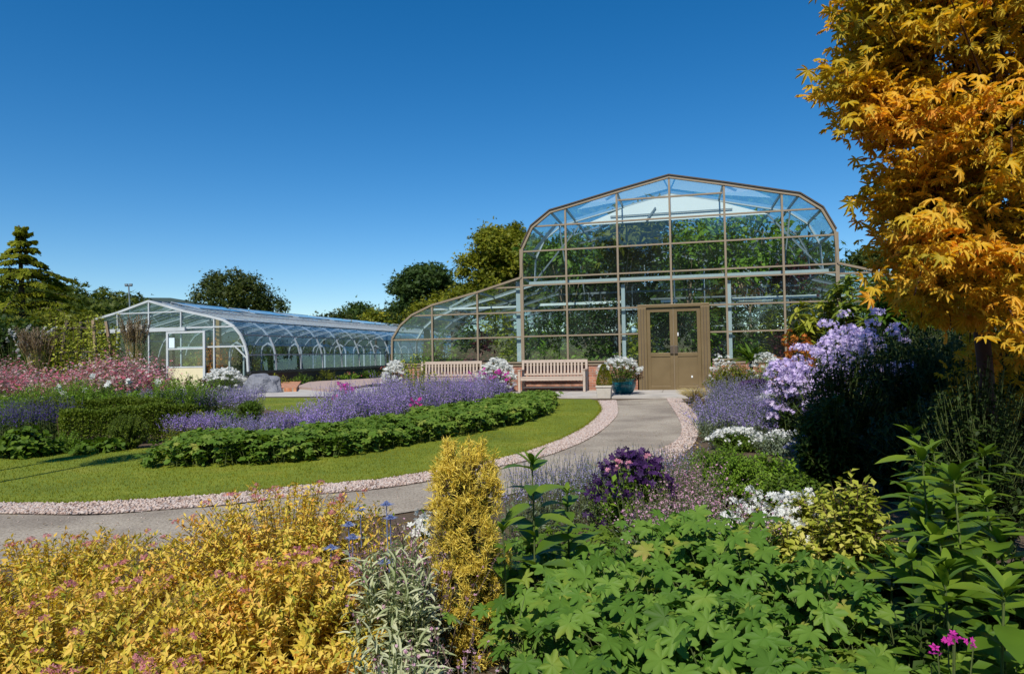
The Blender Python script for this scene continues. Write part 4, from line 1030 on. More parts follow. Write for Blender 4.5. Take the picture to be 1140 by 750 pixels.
dots('phlox', 'magenta flowers among catmint in front of the white bush', 'flower', 545, 412, 16.6, 45, mag_fl, FLOWER5, .04, 26)
dots('phlox', 'dusky purple flowers low in the middle of the catmint', 'flower', 462, 445, 11.2, 14, mag_fl, FLOWER5, .03, 10)
shrub('young_shrub', 'upright yellow green young shrub standing up out of the catmint', 'shrub', X_(462,13.2), 13.2, .36, Z_(462,390,13.2), green_yellow, OVAL, .075, 46, 20, shape='column', t0=.35, up=.9, stem_r=.007, basef=.5)
shrub('young_shrub', 'thin yellow green shoots beside the taller young shrub', 'shrub', X_(490,13.6), 13.6, .28, Z_(490,404,13.6), green_yellow, OVAL, .07, 22, 14, shape='column', t0=.35, up=.9, stem_r=.006, basef=.5)
# lower lavender at the left of the drift
drift('lavender', 'small pale lavender patch at the left tip of the catmint drift', 'lavender', [(-3.9,8.75),(-3.1,8.8),(-3.2,9.8),(-3.8,9.9)], lambda x,y: .38, 260, (grey_leaf, LANCE, .04), (laven_fl, PETAL, .026), K=6, KF=14, lean=.08)
for px, Y, top, wpx, lab, m_ in [(150,11.4,437,46,'fresh green bushy mound behind the hedge right of centre',green_fresh),(60,11.2,440,50,'mid green leafy mound behind the hedge at the left',green_mid),(185,12.0,436,30,'grey leaved mound by the dark bush',grey_leaf)]:
    r = wpx*Y/F_PX/2; shrub('herb_mound', lab, 'shrub', X_(px,Y), Y, r, Z_(px,top,Y), m_, LANCE, .08, 150, 16, t0=.2, up=.7)
# small box balls and lavender left of border
def ball(px, Y, top, wpx, label, mat=green_box, nm='box_ball', sz=.03, n=240, K=22):
    r = wpx*Y/F_PX/2; return shrub(nm, label, 'shrub', X_(px, Y), Y, r, max(.15, Z_(px, top, Y)), mat, OVAL, sz, n, K, shape='ball', t0=.55, stem_r=.003)
ball(278, 12.2, 446, 30, 'round clipped dark green ball at the left end of the purple planting', green_mid, sz=.04)
ball(250, 11.6, 456, 30, 'loose fresh green mound beside the clipped ball', green_fresh, 'herb_mound', .04)
drift('lavender', 'blue lavender clump in front of the clipped hedge end', 'lavender', [(-4.75,9.2),(-4.15,9.2),(-4.05,9.85),(-4.7,9.95)], lambda x,y: .40, 300, (green_yellow, LANCE, .045), (purple_fl, PETAL, .028), K=9, KF=14, lean=.09)
drift('lavender', 'wide blue grey lavender row left of the low greenhouse paving', 'lavender', [(-7.0,12.2),(-4.9,12.3),(-5.2,14.4),(-7.2,14.4)], lambda x,y: .60, 900, (grey_leaf, LANCE, .06), (laven_fl, PETAL, .035), K=7, KF=14, lean=.1)
ball(212, 10.4, 456, 42, 'pale green rounded bush behind the small lavender clump', green_yellow, 'herb_mound', .04, 260)
shrub('dark_bush', 'dark leaved bush with reddish spikes before the cream door panel', 'shrub', X_(208,13.6), 13.6, .72, Z_(208,424,13.6), green_dark, OVAL, .08, 110, 16, fl=(darkred_lf, RAG, .06, 6, .08, .35))
# clipped box hedge: rectangular, slightly uneven
def hedge(A, B, wd, h, label):
    A, B = np.array(A, float), np.array(B, float); c = (A+B)/2; d = B-A; Ln = np.linalg.norm(d); d /= Ln; nrm = np.array([-d[1], d[0]])
    t = empty('box_hedge', (c[0], c[1], 0), 0, label, 'hedge'); n = 15000
    face = rng.random(n); u = rng.uniform(-Ln/2, Ln/2, n); v = rng.uniform(-wd/2, wd/2, n); z = rng.uniform(.02, h, n); D = np.zeros((n,3))
    top = face < .40; fr_ = (face >= .40)&(face < .85); en = face >= .85
    z[top] = h; D[top] = [0,0,1]; s = np.where(rng.random(n) < .7, -1, 1)
    v[fr_] = (wd/2*s)[fr_]; D[fr_] = np.c_[nrm[0]*s, nrm[1]*s, np.zeros(n)][fr_]
    e = np.where(rng.random(n) < .5, -1, 1); u[en] = (Ln/2*e)[en]; D[en] = np.c_[d[0]*e, d[1]*e, np.zeros(n)][en]
    wob = .03*np.sin(u*5)+.02*np.sin(u*13+z*7)
    P = np.c_[u*d[0]+(v+wob)*nrm[0], u*d[1]+(v+wob)*nrm[1], z+wob*.6] - D*np.abs(rng.normal(size=(n,1)))*.045
    L = Leaves(); L.add(OVAL, P, D+rv(n)*.9+[0,0,.3], D+rv(n)*.9, rng.uniform(.025,.045,n)); L.build('foliage', green_box, t)
    P0 = np.c_[(u*d[0])[:60], (u*d[1])[:60], np.zeros(60)]; P2 = P0+np.c_[rng.normal(size=(60,2))*.05, np.full(60, h*.9)]; S = Leaves(); tubes(S, P0, (P0+P2)/2, P2, .008, .004, 2); S.build('stem', stem_br, t)
hedge((-6.05,9.15), (-4.75,10.15), .42, .50, 'square clipped box hedge at the left of the island bed')
hedge((-7.6,10.9), (-5.5,10.9), .4, .55, 'long clipped box hedge behind the shorter one')
ball(142, 8.95, 461, 44, 'bell shaped clipped box bush at the hedge corner', green_box, 'box_ball', .03, 320)
shrub('conical_bush', 'small upright fresh green bush against the hedge front', 'shrub', X_(76,8.75), 8.75, .17, Z_(76,478,8.75), green_fresh, LANCE, .04, 90, 16, shape='column', up=.8)
shrub('broadleaf_clump', 'rounded dark broad leaved clump at the left lawn edge', 'plant', X_(27,8.35), 8.35, .34, Z_(27,478,8.35), green_mid, ROUND, .10, 80, 9, t0=.4, up=.2)
for px, Y in ((100,8.6),(122,8.7),(55,8.6)):
    shrub('broadleaf_clump', 'low broad leaved plant at the foot of the hedge', 'plant', X_(px,Y), Y, .24, .17, green_mid, ROUND, .09, 34, 5, t0=.5, up=.2, group='low plants at the hedge foot')
drift('salvia_drift', 'dark violet spires at the far left edge of the bed', 'salvia', [(-7.8,8.9),(-6.4,8.9),(-6.3,10.2),(-8.0,10.2)], lambda x,y: .62, 420, (green_dark, OVAL, .06), (lm('petal_deep_blue', [(.05,.03,.17),(.10,.06,.28)], tint=(1,1,1)), PETAL, .03), K=9, KF=16, ft=(.6,1.0), lean=.05, kind=None)
drift('fennel_drift', 'feathery fresh green foliage between hedge and pink flowers', 'foliage', [(-9.4,11.6),(-5.6,11.6),(-5.4,13.0),(-9.4,13.0)], lambda x,y: .66+.16*math.sin(x*3.1+1)+.06*math.sin(x*8), 900, (green_fresh, LANCE, .09), (green_fresh, NEEDLE, .10), K=16, KF=10, lt=(.1,1), lean=.12, kind='stuff')
pf = drift('pink_flower_drift', 'tall loose drift of red and pale pink flowers before the low greenhouse', 'flowers', [(-10.9,13.3),(-6.75,13.3),(-7.7,15.4),(-11.4,15.4)], lambda x,y: 1.08+.16*math.sin(x*2.3+y)+.06*math.sin(x*7), 1600, (grey_leaf, LANCE, .07), (lm('petal_mixed_pink', [(.42,.04,.09),(.62,.14,.22),(.68,.36,.42),(.70,.62,.56),(.45,.50,.36)], [0,.3,.58,.8,1], tint=(1,1,1)), FLOWER5, .042), K=10, KF=5, ft=(.62,1.0), lean=.20, kind='stuff')
w_ = Leaves(); n = 11; t = empty('white_rose_bush', (X_(110,12.4), 12.4, 0), 0, 'scattered single white blooms on stems through the pink drift', 'flower')
P2 = np.array([[X_(px,12.4)-X_(110,12.4), 0, Z_(px,py,12.4)] for px,py in [(102,419),(143,424),(176,426),(72,438),(95,434),(48,446),(138,453),(66,432),(196,435),(120,428),(88,450)]]); P0 = P2*[.9,1,0]; S = Leaves(); tubes(S, P0, (P0+P2)/2+[.05,0,0], P2, .006, .003); S.build('stem', stem_gr, t)
c = np.repeat(P2, 7, 0)+rng.normal(size=(77,3))*.02; w_.add(FLOWER5, c, rv(77), rv(77)+[0,-1,.7], .05); w_.build('blossom', white_fl, t)
# tall grasses with brown plumes
def grass(px, Y, top, wpx, label, leafm, plume, n=160, name='ornamental_grass', hs=1.0):
    x = X_(px, Y); h = Z_(px, top, Y); r = wpx*Y/F_PX/2; t = empty(name, (x, Y, 0), 0, label, 'grass')
    a = rng.random(n)*6.283; rr = r*np.sqrt(rng.random(n)); P2 = np.c_[rr*np.cos(a), rr*np.sin(a), h*rng.uniform(.45,.8,n)]; P0 = P2*[.15,.15,0]; P1 = P2*[.3,.3,.9]
    L = Leaves(); tubes(L, P0, P1, P2, .006, .001, 5, 3); L.build('blade', leafm, t)
    if plume:
        m = n//2; P2 = np.c_[rr[:m]*np.cos(a[:m])*.8, rr[:m]*np.sin(a[:m])*.8, h*rng.uniform(.8,1.02,m)]; P0 = P2*[.15,.15,0]; P1 = P2*[.4,.4,.8]
        S = Leaves(); tubes(S, P0, P1, P2, .004, .002, 3); S.build('stem', straw, t)
        L = Leaves(); leaves_on(L, P0, P1, P2, 22, NEEDLE, .09, .72, 1, .8, .3, wid=2.5); L.build('plume', plume, t)
grass(45, 15.5, 366, 60, 'tall grass with brown plumes at the left of the climbing plant', green_mid, brown_gr, 260)
grass(150, 16.2, 352, 42, 'very tall thin grass with brown plumes before the low greenhouse', green_mid, brown_gr, 200)
grass(30, 16.5, 395, 50, 'mid green grass tussock behind the pink drift', green_fresh, None, 240)
grass(135, 15.8, 392, 36, 'bright green grass tussock right of the climbing plant', green_fresh, None, 200)
# obelisk with climber
Yc = 16.0; xc = X_(97, Yc); hc = Z_(97, 352, Yc)
t = empty('garden_obelisk', (xc, Yc, 0), 0, 'timber obelisk frame under the pale green climber', 'trellis')
for sx in (-1,1):
    for sy in (-1,1): MB().bar((sx*.55, sy*.4, 0), (sx*.30, sy*.25, hc*.95), .06, .06).build('post', barkpale if sx > 0 else bark, t)
for z in (.7, 1.4, 1.95): MB().bar((-.6+z*.1,-.34,z), (.6-z*.1,-.34,z), .03, .03).build('rail', bark, t)
t = empty('climber', (xc, Yc, 0), 0, 'pale green climbing plant smothering the timber obelisk', 'climber')
P2 = np.c_[rng.uniform(-.72,.78,110), rng.uniform(-.75,.4,110), hc*rng.uniform(.45,1.05,110)]; P0 = P2*[.8,.8,0]; P1 = P2*[1,1,.5]+rng.normal(size=(110,3))*.12
L = Leaves(); leaves_on(L, P0, P1, P2, 56, OVAL, .115, .1, 1, .2, .5); L.build('foliage', lm('leaf_pale_climber', [(.14,.20,.04),(.30,.34,.09),(.50,.50,.24)], [0,.6,1]), t); S = Leaves(); tubes(S, P0, P1, P2, .008, .004); S.build('stem', stem_br, t)
# clipped standards just out of frame at left: their shadows lie along the lawn
for sx_, sy_, hh_, cr_, lab in [(-5.15,5.75,2.7,.24,'clipped standard tree at the left lawn edge casting the longest shadow'),(-5.75,6.2,2.3,.15,'slimmer clipped standard tree behind the first at the left lawn edge')]:
    t = empty('standard_tree', (sx_, sy_, 0), 0, lab, 'tree')
    S = Leaves(); tubes(S, np.array([[0,0,0.]]), np.array([[.03,0,hh_*.5]]), np.array([[0,0,hh_]]), .032, .026, 4, 6); S.build('trunk', bark, t)
    L = Leaves(); n = 1600; d = rv(n); L.add(OVAL, d*[cr_,cr_,cr_*2.1]*rng.uniform(.5,1.15,(n,1))+[0,0,hh_], rv(n), d, .055); L.build('crown', green_mid, t)

# ---------------- right-hand bed up to the doors
grass(772, 15.3, 427, 44, 'straw coloured tuft of grass right of the door step', straw, None, 620, hs=.8)
shrub('perennial_clump', 'olive and rusty clump against the wall right of the doors', 'plant', X_(815,15.6), 15.6, .66, Z_(815,406,15.6), green_olive, LANCE, .11, 260, 16, fl=(lm('petal_rust', [(.25,.12,.05),(.35,.2,.08)]), RAG, .05, 3, .06, .15))
shrub('perennial_clump', 'fresh green clump behind white flowers right of the doors', 'plant', X_(862,15.2), 15.2, .7, Z_(862,404,15.2), green_fresh, LANCE, .09, 130, 14)
whitebush(806, 17.2, 396, 34, 'sparse white flowers under the glasshouse sill', n=60, c=6); whitebush(850, 16.4, 396, 44, 'broad white flowering bush in front of the right panes', n=130, c=8)
t = empty('cordyline', (X_(836,16.6), 16.6, 0), 0, 'spiky upright green cordyline before the panes right of the doors', 'plant'); n = 46
L = Leaves(); a = rng.random(n)*6.283; e = rng.uniform(.2,1.3,n); L.add(LONG, np.c_[np.zeros((n,2)), np.full(n,Z_(836,403,16.6))], np.c_[np.cos(a)*np.cos(e), np.sin(a)*np.cos(e), np.sin(e)], [0,0,1], rng.uniform(.4,.6,n), wid=.45); L.build('foliage', green_mid, t)
S = Leaves(); tubes(S, np.array([[0,0,0.]]), np.array([[0,0,.4]]), np.array([[0,0,Z_(836,403,16.6)]]), .05, .04, 3, 6); S.build('stem', bark, t)
LV = [([(3.25,11.3),(5.0,11.4),(5.3,13.5),(5.0,14.4),(4.15,14.0)], .58, 'lavender drift beside the path nearest the doors', 1200, laven_fl),
      ([(2.35,8.6),(4.2,8.5),(4.6,11.0),(3.1,11.3)], .46, 'lavender drift leaning over the right path edge', 1400, laven_fl)]
for pl, h_, lab, n_, m_ in LV: drift('lavender', lab, 'lavender', pl, lambda x,y,h_=h_: h_*(.85+.3*math.sin(x*5+y*3)), n_, (grey_leaf, LANCE, .06), (m_, PETAL, .028), K=8, KF=13, lean=.16, ft=(.62,1))
shrub('dark_flower_clump', 'blackish violet flower clump behind the path lavender', 'plant', X_(842,13.4), 13.4, .42, Z_(842,424,13.4), green_dark, OVAL, .06, 80, 12, fl=(violet_fl, FLOWER5, .04, 8, .07, .9))
shrub('dark_flower_clump', 'blackish violet flower clump below the lilac heads', 'plant', X_(866,10.2), 10.2, .46, Z_(866,448,10.2), green_dark, OVAL, .06, 80, 12, fl=(violet_fl, FLOWER5, .035, 8, .07, .9))
whitebush(866, 11.6, 438, 54, 'small white flowers under the lilac phlox', n=150, c=7)
shrub('perennial_clump', 'fresh green mound right of the white flowers below the phlox', 'plant', X_(900,10.6), 10.6, .6, Z_(900,440,10.6), green_fresh, OVAL, .07, 140, 14)
def whitemound(px, Y, top, wpx, label, sz=.018, n=200, c=8, leaf=green_mid): 
    r = wpx*Y/F_PX/2; return shrub('flower_mound', label, 'plant', X_(px,Y), Y, r, Z_(px,top,Y), leaf, LANCE, .05, n, 14, t0=.2, fl=(white_fl, FLOWER5, sz, c, .06, .55))
whitemound(818, 8.0, 478, 60, 'low mound starred with small white flowers beyond the bright green dome', n=300, c=4)
whitemound(868, 7.6, 482, 62, 'low grey leaved mound with white and mauve flowers below the phlox', n=200, c=2, leaf=grey_leaf)
shrub('green_dome', 'bright green dense dome beside the path, in front of white flowers', 'shrub', X_(800,5.0), 5.0, .36, Z_(800,499,5.0), green_fresh, OVAL, .03, 480, 28, ry=.42, t0=.5)
for px, py, Y, wpx, lab in [(880,398,8.6,50,'lilac phlox clump at the left of the tall group'),(925,372,8.2,70,'tall lilac phlox clump in the middle of the group'),(968,350,7.8,80,'tallest lilac phlox clump, half under the maple'),(902,428,8.9,70,'lowest lilac phlox clump toward the path'),(935,350,8.9,60,'farthest lilac phlox clump before the glass'),(890,378,9.2,40,'lilac phlox clump beside the orange leaves')]:
    r = wpx*Y/F_PX/2
    shrub('phlox', lab, 'phlox', X_(px,Y), Y, r, Z_(px,py,Y), green_dark, LANCE, .10, 46, 20, shape='column', t0=.15, up=.4, stem_r=.005, basef=.7, fl=(lilac_fl, FLOWER5, .028, 26, .095, 1.0, 'blossom', 0, .9))
shrub('orange_shrub', 'small flame orange leaved shrub between glass and lilac phlox', 'shrub', X_(888,10.8), 10.8, .42, Z_(888,368,10.8), orange_lf, MAPLE, .08, 60, 12, stem=stem_br, basef=.4)
# spiky yellow green tall plants by right end of glass
def whorl(px, Y, top, wpx, label, mat, n=26):
    x = X_(px,Y); h = Z_(px,top,Y); r = wpx*Y/F_PX/2; t = empty('whorled_shrub', (x,Y,0), 0, label, 'shrub')
    P2 = np.c_[rng.uniform(-r,r,n), rng.uniform(-r,r,n)*.7, h*rng.uniform(.62,1,n)]; P0 = P2*[.3,.3,0]; P1 = P2*[.5,.5,.7]
    S = Leaves(); tubes(S, P0, P1, P2, .015, .008); S.build('stem', stem_br, t)
    L = Leaves(); leaves_on(L, P0, P1, P2, 16, LONG, .26, .90, 1, .25, .25, taper=0, wid=.8); leaves_on(L, P0, P1, P2, 16, LONG, .2, .35, .88, .25, .3, wid=.8); L.build('foliage', mat, t)
whorl(915, 14.2, 330, 62, 'tall shrub with starry yellow green leaf whorls before the right panes', lm('leaf_whorl', [(.10,.13,.025),(.20,.23,.05),(.36,.34,.10)]), 30)
whorl(965, 13.4, 308, 80, 'tall green shrub with starry leaf whorls beside the maple', lm('leaf_whorl_green', [(.06,.10,.025),(.12,.17,.04),(.22,.26,.08)]), 40)
whorl(1010, 12.4, 305, 70, 'dark green tall shrub between whorled shrub and maple', green_mid, 36)
# dark shrubs, maple shade put into their leaf colour; evergreens added for darkness
for px, top, Y, wpx, lab, m_ in [(935,395,6.6,110,'tall dark willowy shrub in shade right of the phlox',green_deep),(1000,368,7.0,130,'tall dark shrub in the shade under the maple edge',green_deep),(1075,365,6.6,150,'dense dark shrub directly behind the maple trunk',green_deep),(1150,360,6.2,170,'dense dark shrub at the right edge behind the maple',green_deep),(920,445,5.4,70,'dark feathery shrub above the yellow leaved plants',green_dark),(1040,440,5.2,160,'dark bush in deep shade behind the tall leafy stems',green_deep),(1230,300,8.5,200,'added dark evergreen mass beyond the right edge, deepening the shade',green_deep),(1130,290,8.2,150,'tall dark evergreen added to deepen the shade behind the maple crown',green_deep),(1050,335,8.0,110,'dark evergreen left of the tallest one behind the maple',green_deep)]:
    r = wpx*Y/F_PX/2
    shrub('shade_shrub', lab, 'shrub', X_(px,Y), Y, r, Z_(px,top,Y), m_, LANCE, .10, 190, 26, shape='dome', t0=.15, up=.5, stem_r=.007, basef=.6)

# ---------------- the maple
def maple():
    bx, by = X_(1092, 4.5), 4.5
    t = empty('maple_tree', (bx, by, 0), 0, 'orange and gold leaved maple overhanging the right side', 'tree')
    S = Leaves()
    trunk = np.array([[0,0,-.05]]); tubes(S, trunk, np.array([[.08,0,.7]]), np.array([[-.02,0,1.5]]), .052, .044, 8, 8)
    limb = []
    def br(p, q, r0, r1, sag=.15):
        p, q = np.array(p, float), np.array(q, float); m_ = (p+q)/2+[0,0,sag]; tubes(S, p[None], m_[None], q[None], r0, r1, 7, 6); limb.append((p, m_, q))
    fork = [-.02,0,1.5]
    ends = []
    def W(px, py, Y): p = at(px, py, Y); return [p[0]-bx, p[1]-by, p[2]]
    mains = [W(1090,-40,3.9), W(1010,-30,4.2), W(1170,-20,4.4), W(1130,100,3.6), W(1020,90,4.0), W(1040,240,4.1), W(1180,180,3.9), W(1110,-160,4.4), W(1220,60,5.0), W(1090,200,5.2)]
    for m_ in mains: br(fork, m_, .042, .016, .12)
    poly = np.array([(950,-30),(938,20),(925,95),(942,130),(968,150),(998,185),(1018,200),(1000,225),(1004,262),(1012,300),(1005,335),(1040,352),(1080,372),(1140,388),(1260,420),(1290,-160),(1000,-170),(945,-60)])
    pads = inpoly(poly, 420); edge = [(930,95),(945,112),(935,78),(948,60),(955,130),(945,10),(940,-5),(962,0),(985,215),(1000,235),(1003,190),(980,168),(992,205),(985,235),(1010,215),(1020,240),(995,275),(1012,290),(985,178),(1015,180),(1005,262),(1000,310),(1018,338),(985,150),(1030,350),(958,30),(1060,368),(1003,335),(962,88),(968,60),(975,20),(985,105),(975,135)]
    pads = np.r_[pads, np.array(edge*2)+rng.normal(size=(len(edge)*2,2))*4]
    tip = []
    for i, (px, py) in enumerate(pads):
        Y = rng.uniform(3.1, 5.4) if px > 1030 else rng.uniform(3.4, 4.5)
        if i >= 420: Y = rng.uniform(3.7, 4.2)
        tip.append(W(px, py, Y))
    for _ in range(110): tip.append([rng.uniform(3.1,5.2)-bx, rng.uniform(3.0,5.2)-by, rng.uniform(3.2,4.2)])  # unseen overhead sprays added to block the sun over the shrubs
    for _ in range(24): tip.append(W(rng.uniform(1060,1230), rng.uniform(385,470), rng.uniform(5.2,6.0)))
    tip = np.array(tip); mi = np.array([m_ for m_ in mains])
    P0s = []
    for q in tip:
        j = np.argmin(np.linalg.norm(mi-q, axis=1)); p, m1, e = limb[j+0]; tt = rng.uniform(.45, 1.0)
        P0s.append(((1-tt)**2*p+2*tt*(1-tt)*m1+tt*tt*e))
    P0s = np.array(P0s); mid = (P0s+tip)/2+[0,0,.10]; tubes(S, P0s, mid, tip, .008, .003, 4, 4)
    S.build('trunk', bark_red, t, smooth=True)
    L = Leaves()
    out = unit(tip-P0s)
    for rep in range(30):
        n = len(tip); tt = np.clip(1-np.abs(rng.normal(size=(n,1)))*.22, 0, 1); p = bez(P0s, mid, tip, tt)[:,0]
        q = p + rng.normal(size=(n,3))*[.085,.085,.03]; a = out*[1,1,.2]+rv(n)*.9+[0,0,-.6]
        L.add(MAPLE, q, a, rv(n)*.8+[0,-.45,.9], rng.uniform(.045,.082,n))
    L.build('foliage', maple_leaf, t)
    # a few lower trailing orange sprays
    return t
maple()

# ---------------- foreground
def spirea(x, y, r, h, label, n=300, ry=None):
    shrub('spirea', label, 'shrub', x, y, r, h, gold_leaf, LANCE, .038, int(n*1.15), 38, ry=ry, t0=.42, up=.65, jit=.4, stem=stem_br, stem_r=.0022, basef=.55, wid=1.25, fl=(dusk_fl, STAR4, .007, 16, .019, .075), group='golden spirea shrubs in the foreground')
spirea(-1.02, 3.05, .62, .57, 'golden spirea, the tallest and farthest, its top overlapping the path')
spirea(-1.95, 2.85, .70, .40, 'golden spirea at the left edge beside the path')
spirea(-.80, 2.35, .42, .46, 'golden spirea beside the blue thistles')
spirea(-1.45, 2.15, .62, .44, 'golden spirea in the middle of the foreground mass', 340)
spirea(-1.0, 1.62, .46, .40, 'golden spirea at the bottom, left of the silver foliage', 300)
spirea(-1.6, 1.45, .45, .38, 'golden spirea in the bottom left corner', 260)

# golden yew column
def yew():
    Y = 2.6; x = X_(515, Y); H = Z_(518, 490, Y)
    t = empty('golden_yew', (x, Y, 0), 0, 'narrow upright golden yew column in the centre foreground', 'shrub')
    n = 460; z = rng.uniform(.02, 1, n)**.85; a = rng.random(n)*6.283
    lump = .018*np.sin(z*17+a*2)+.02*np.sin(a*3-z*13)+.014*np.sin(a*5+z*29)
    rad = (.118+lump)*np.clip(1.08-np.clip(z-.55,0,1)**2*1.9, .2, 1); rad *= np.where(z < .3, 1.10, 1)
    rf = rad*rng.uniform(.62, 1.08, n)
    P2 = np.c_[rf*np.cos(a), rf*np.sin(a), z*H*rng.uniform(.96,1.03,n)]; P0 = P2*[.2,.2,1]-[0,0,.15]; P0[:,2] = np.clip(P0[:,2], 0, 9); P1 = P2*[.9,.9,1]-[0,0,.09]
    S = Leaves(); tubes(S, P0, P1, P2, .003, .0012, 3); tubes(S, np.array([[0,0,0.]]), np.array([[0,0,.4]]), np.array([[0,0,H*.9]]), .02, .006, 5, 6); S.build('stem', stem_br, t)
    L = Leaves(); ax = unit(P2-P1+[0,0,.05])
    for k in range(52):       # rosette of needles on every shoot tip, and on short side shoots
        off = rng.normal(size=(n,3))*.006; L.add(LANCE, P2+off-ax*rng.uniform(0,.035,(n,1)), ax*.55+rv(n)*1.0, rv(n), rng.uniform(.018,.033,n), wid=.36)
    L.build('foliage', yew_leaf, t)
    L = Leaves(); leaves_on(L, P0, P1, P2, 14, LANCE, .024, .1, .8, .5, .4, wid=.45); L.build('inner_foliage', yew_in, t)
yew()

# big lobed-leaf foliage
def lobed(poly, h, n, label, sz=(.036,.072), mat=green_geran):
    c = np.array(poly).mean(0); t = empty('lobed_leaf_plant', (c[0], c[1], 0), 0, label, 'plant', 'lobed green foliage in the foreground')
    p = inpoly(poly, n)-c; hh = h*(.82+.2*np.sin(p[:,0]*7+c[0]*3)*np.cos(p[:,1]*6))*rng.uniform(.3, 1.08, n)**.6
    ln = rng.normal(size=(n,2))*.07; P0 = np.c_[p-ln, np.zeros(n)]; P2 = np.c_[p+ln, hh]; P1 = P0*.5+P2*.5+[0,0,.05]
    S = Leaves(); tubes(S, P0, P1, P2, .0028, .0016, 4); S.build('stem', stem_gr, t)
    L = Leaves(); a = rng.random(n)*6.283; A = np.c_[np.cos(a), np.sin(a), -.35+rng.normal(size=n)*.22]; L.add(GERAN, P2, A, rv(n)*.55+[-.05,-.3,1], rng.uniform(*sz, n)); L.build('foliage', mat, t)
lobed([(.02,1.55),(.62,1.25),(.85,1.7),(.75,2.25),(.15,2.3)], .46, 900, 'lobed green plant at the bottom centre beside the yew')
lobed([(.30,2.2),(1.05,2.1),(1.05,2.85),(.55,2.95)], .52, 620, 'lobed green plant in the middle, farthest from the bottom edge')
lobed([(.62,1.15),(1.35,1.15),(1.55,1.75),(.9,2.1),(.75,1.6)], .40, 700, 'lobed green plant at the bottom right', mat=lm('leaf_lobed_mid', [(.045,.10,.02), (.075,.155,.035), (.12,.20,.05), (.18,.22,.06)], nscale=4))
lobed([(-.02,2.15),(.45,2.15),(.55,3.1),(-.02,3.0)], .36, 420, 'small lobed plant behind the yew, right side')
lobed([(.05,3.0),(.7,3.0),(.75,3.7),(.0,3.9)], .24, 300, 'low green leaves at the foot of the pale lavender', sz=(.03,.05), mat=green_mid)
lobed([(-.02,1.2),(.6,1.0),(.65,1.3),(.02,1.6)], .34, 420, 'low lobed plant at the very bottom edge')

def tall_leafy(px, Y, top, label, n=1, spread=.0, size=.15, mat=None, K=18, name='tall_leafy_perennial', t0=.15):
    x = X_(px,Y); h = Z_(px,top,Y); t = empty(name, (x,Y,0), 0, label, 'plant')
    P2 = np.c_[rng.uniform(-spread,spread,n), rng.uniform(-spread,spread,n)*.8, h*np.r_[1, rng.uniform(.6,.97,n-1)]]; P0 = P2*[.6,.6,0]; P1 = P2*[.8,.8,.5]+rng.normal(size=(n,3))*.015
    S = Leaves(); tubes(S, P0, P1, P2, .005, .003, 5, 5); S.build('stem', stem_gr, t)
    L = Leaves(); leaves_on(L, P0, P1, P2, K, LONG, size, t0, .98, .45, .16, taper=.35, face_up=1.2, wid=1.4)
    leaves_on(L, P0, P1, P2, 5, LONG, size*.45, .97, 1.0, 1.6, .15, taper=0); L.build('foliage', mat or green_tall, t)
green_tall = lm('leaf_tall', [(.045,.10,.02), (.08,.155,.03), (.15,.22,.045)], rough=.4, nscale=6)
tall_leafy(590, 2.75, 515, 'single tall leafy stem just right of the yew', size=.19, K=18, t0=.3)
tall_leafy(628, 2.9, 548, 'shorter leafy stem right of the tall one', size=.17, K=15, t0=.3)
tall_leafy(556, 2.5, 590, 'low leafy shoot against the shaded side of the yew', size=.12, K=10, t0=.3)
tall_leafy(1025, 3.0, 535, 'leafy perennial clump at the left of the right-hand group', 2, .15, .17, t0=.3)
tall_leafy(1040, 2.5, 505, 'leafy perennial clump with large lance leaves catching the sun', 4, .20, .20, t0=.25)
tall_leafy(1105, 2.1, 520, 'leafy perennial clump at the right edge', 4, .2, .20, t0=.25)
tall_leafy(1015, 2.2, 610, 'lower leafy perennial clump in front of the larger stems', 3, .14, .17, t0=.2)
tall_leafy(1090, 1.75, 640, 'leafy perennial in the bottom right corner', 3, .15, .16, t0=.2)
tall_leafy(985, 2.5, 612, 'broad leaved clump at the foot of the yellow green bush', 4, .16, .13, t0=.1)
tall_leafy(1125, 2.5, 548, 'broad leaved clump at the right edge behind the nearest stems', 5, .2, .16, t0=.1)
tall_leafy(1075, 3.3, 480, 'leafy perennial stems in half shade behind the sunny ones', 6, .3, .17, mat=green_mid, t0=.2)
# yellow-leaved shrub and white flowers
for px, Y, top, wpx, lab in [(900,3.5,545,75,'yellow green bush under the dark shrubs, left clump'),(945,3.1,530,90,'yellow green bush with cream leaves, right clump'),(868,3.1,585,70,'low yellow green bush behind the lobed plant')]:
    r = wpx*Y/F_PX/2; shrub('yellow_leaf_shrub', lab, 'shrub', X_(px,Y), Y, r, Z_(px,top,Y), lm('leaf_lime_cream', [(.16,.21,.02),(.38,.40,.05),(.60,.54,.14),(.70,.58,.30)], [0,.45,.8,1]) if 'leaf_lime_cream' not in MATS else MATS['leaf_lime_cream'], OVAL, .062, 110, 20, t0=.15, stem=stem_br, up=.35)
for px, Y, top, wpx, lab in [(845,3.6,548,84,'white phlox behind the lobed plant'),(890,3.5,556,64,'white phlox among the yellow leaves'),(808,3.4,580,30,'small white phlox tuft at the left of the others')]:
    r = wpx*Y/F_PX/2; shrub('white_phlox', lab, 'phlox', X_(px,Y), Y, r, Z_(px,top,Y), green_yellow, OVAL, .05, 46, 12, shape='column', t0=.2, stem_r=.003, basef=.7, fl=(white_fl, FLOWER5, .013, 16, .036, 1.0, 'blossom', .02, 1.0))
# magenta cranesbill bottom right
dots('cranesbill', 'magenta cranesbill flowers near the bottom right corner', 'flower', 1040, 712, 1.6, 60, mag_fl, FLOWER5, .011, 5, green_mid, .03)
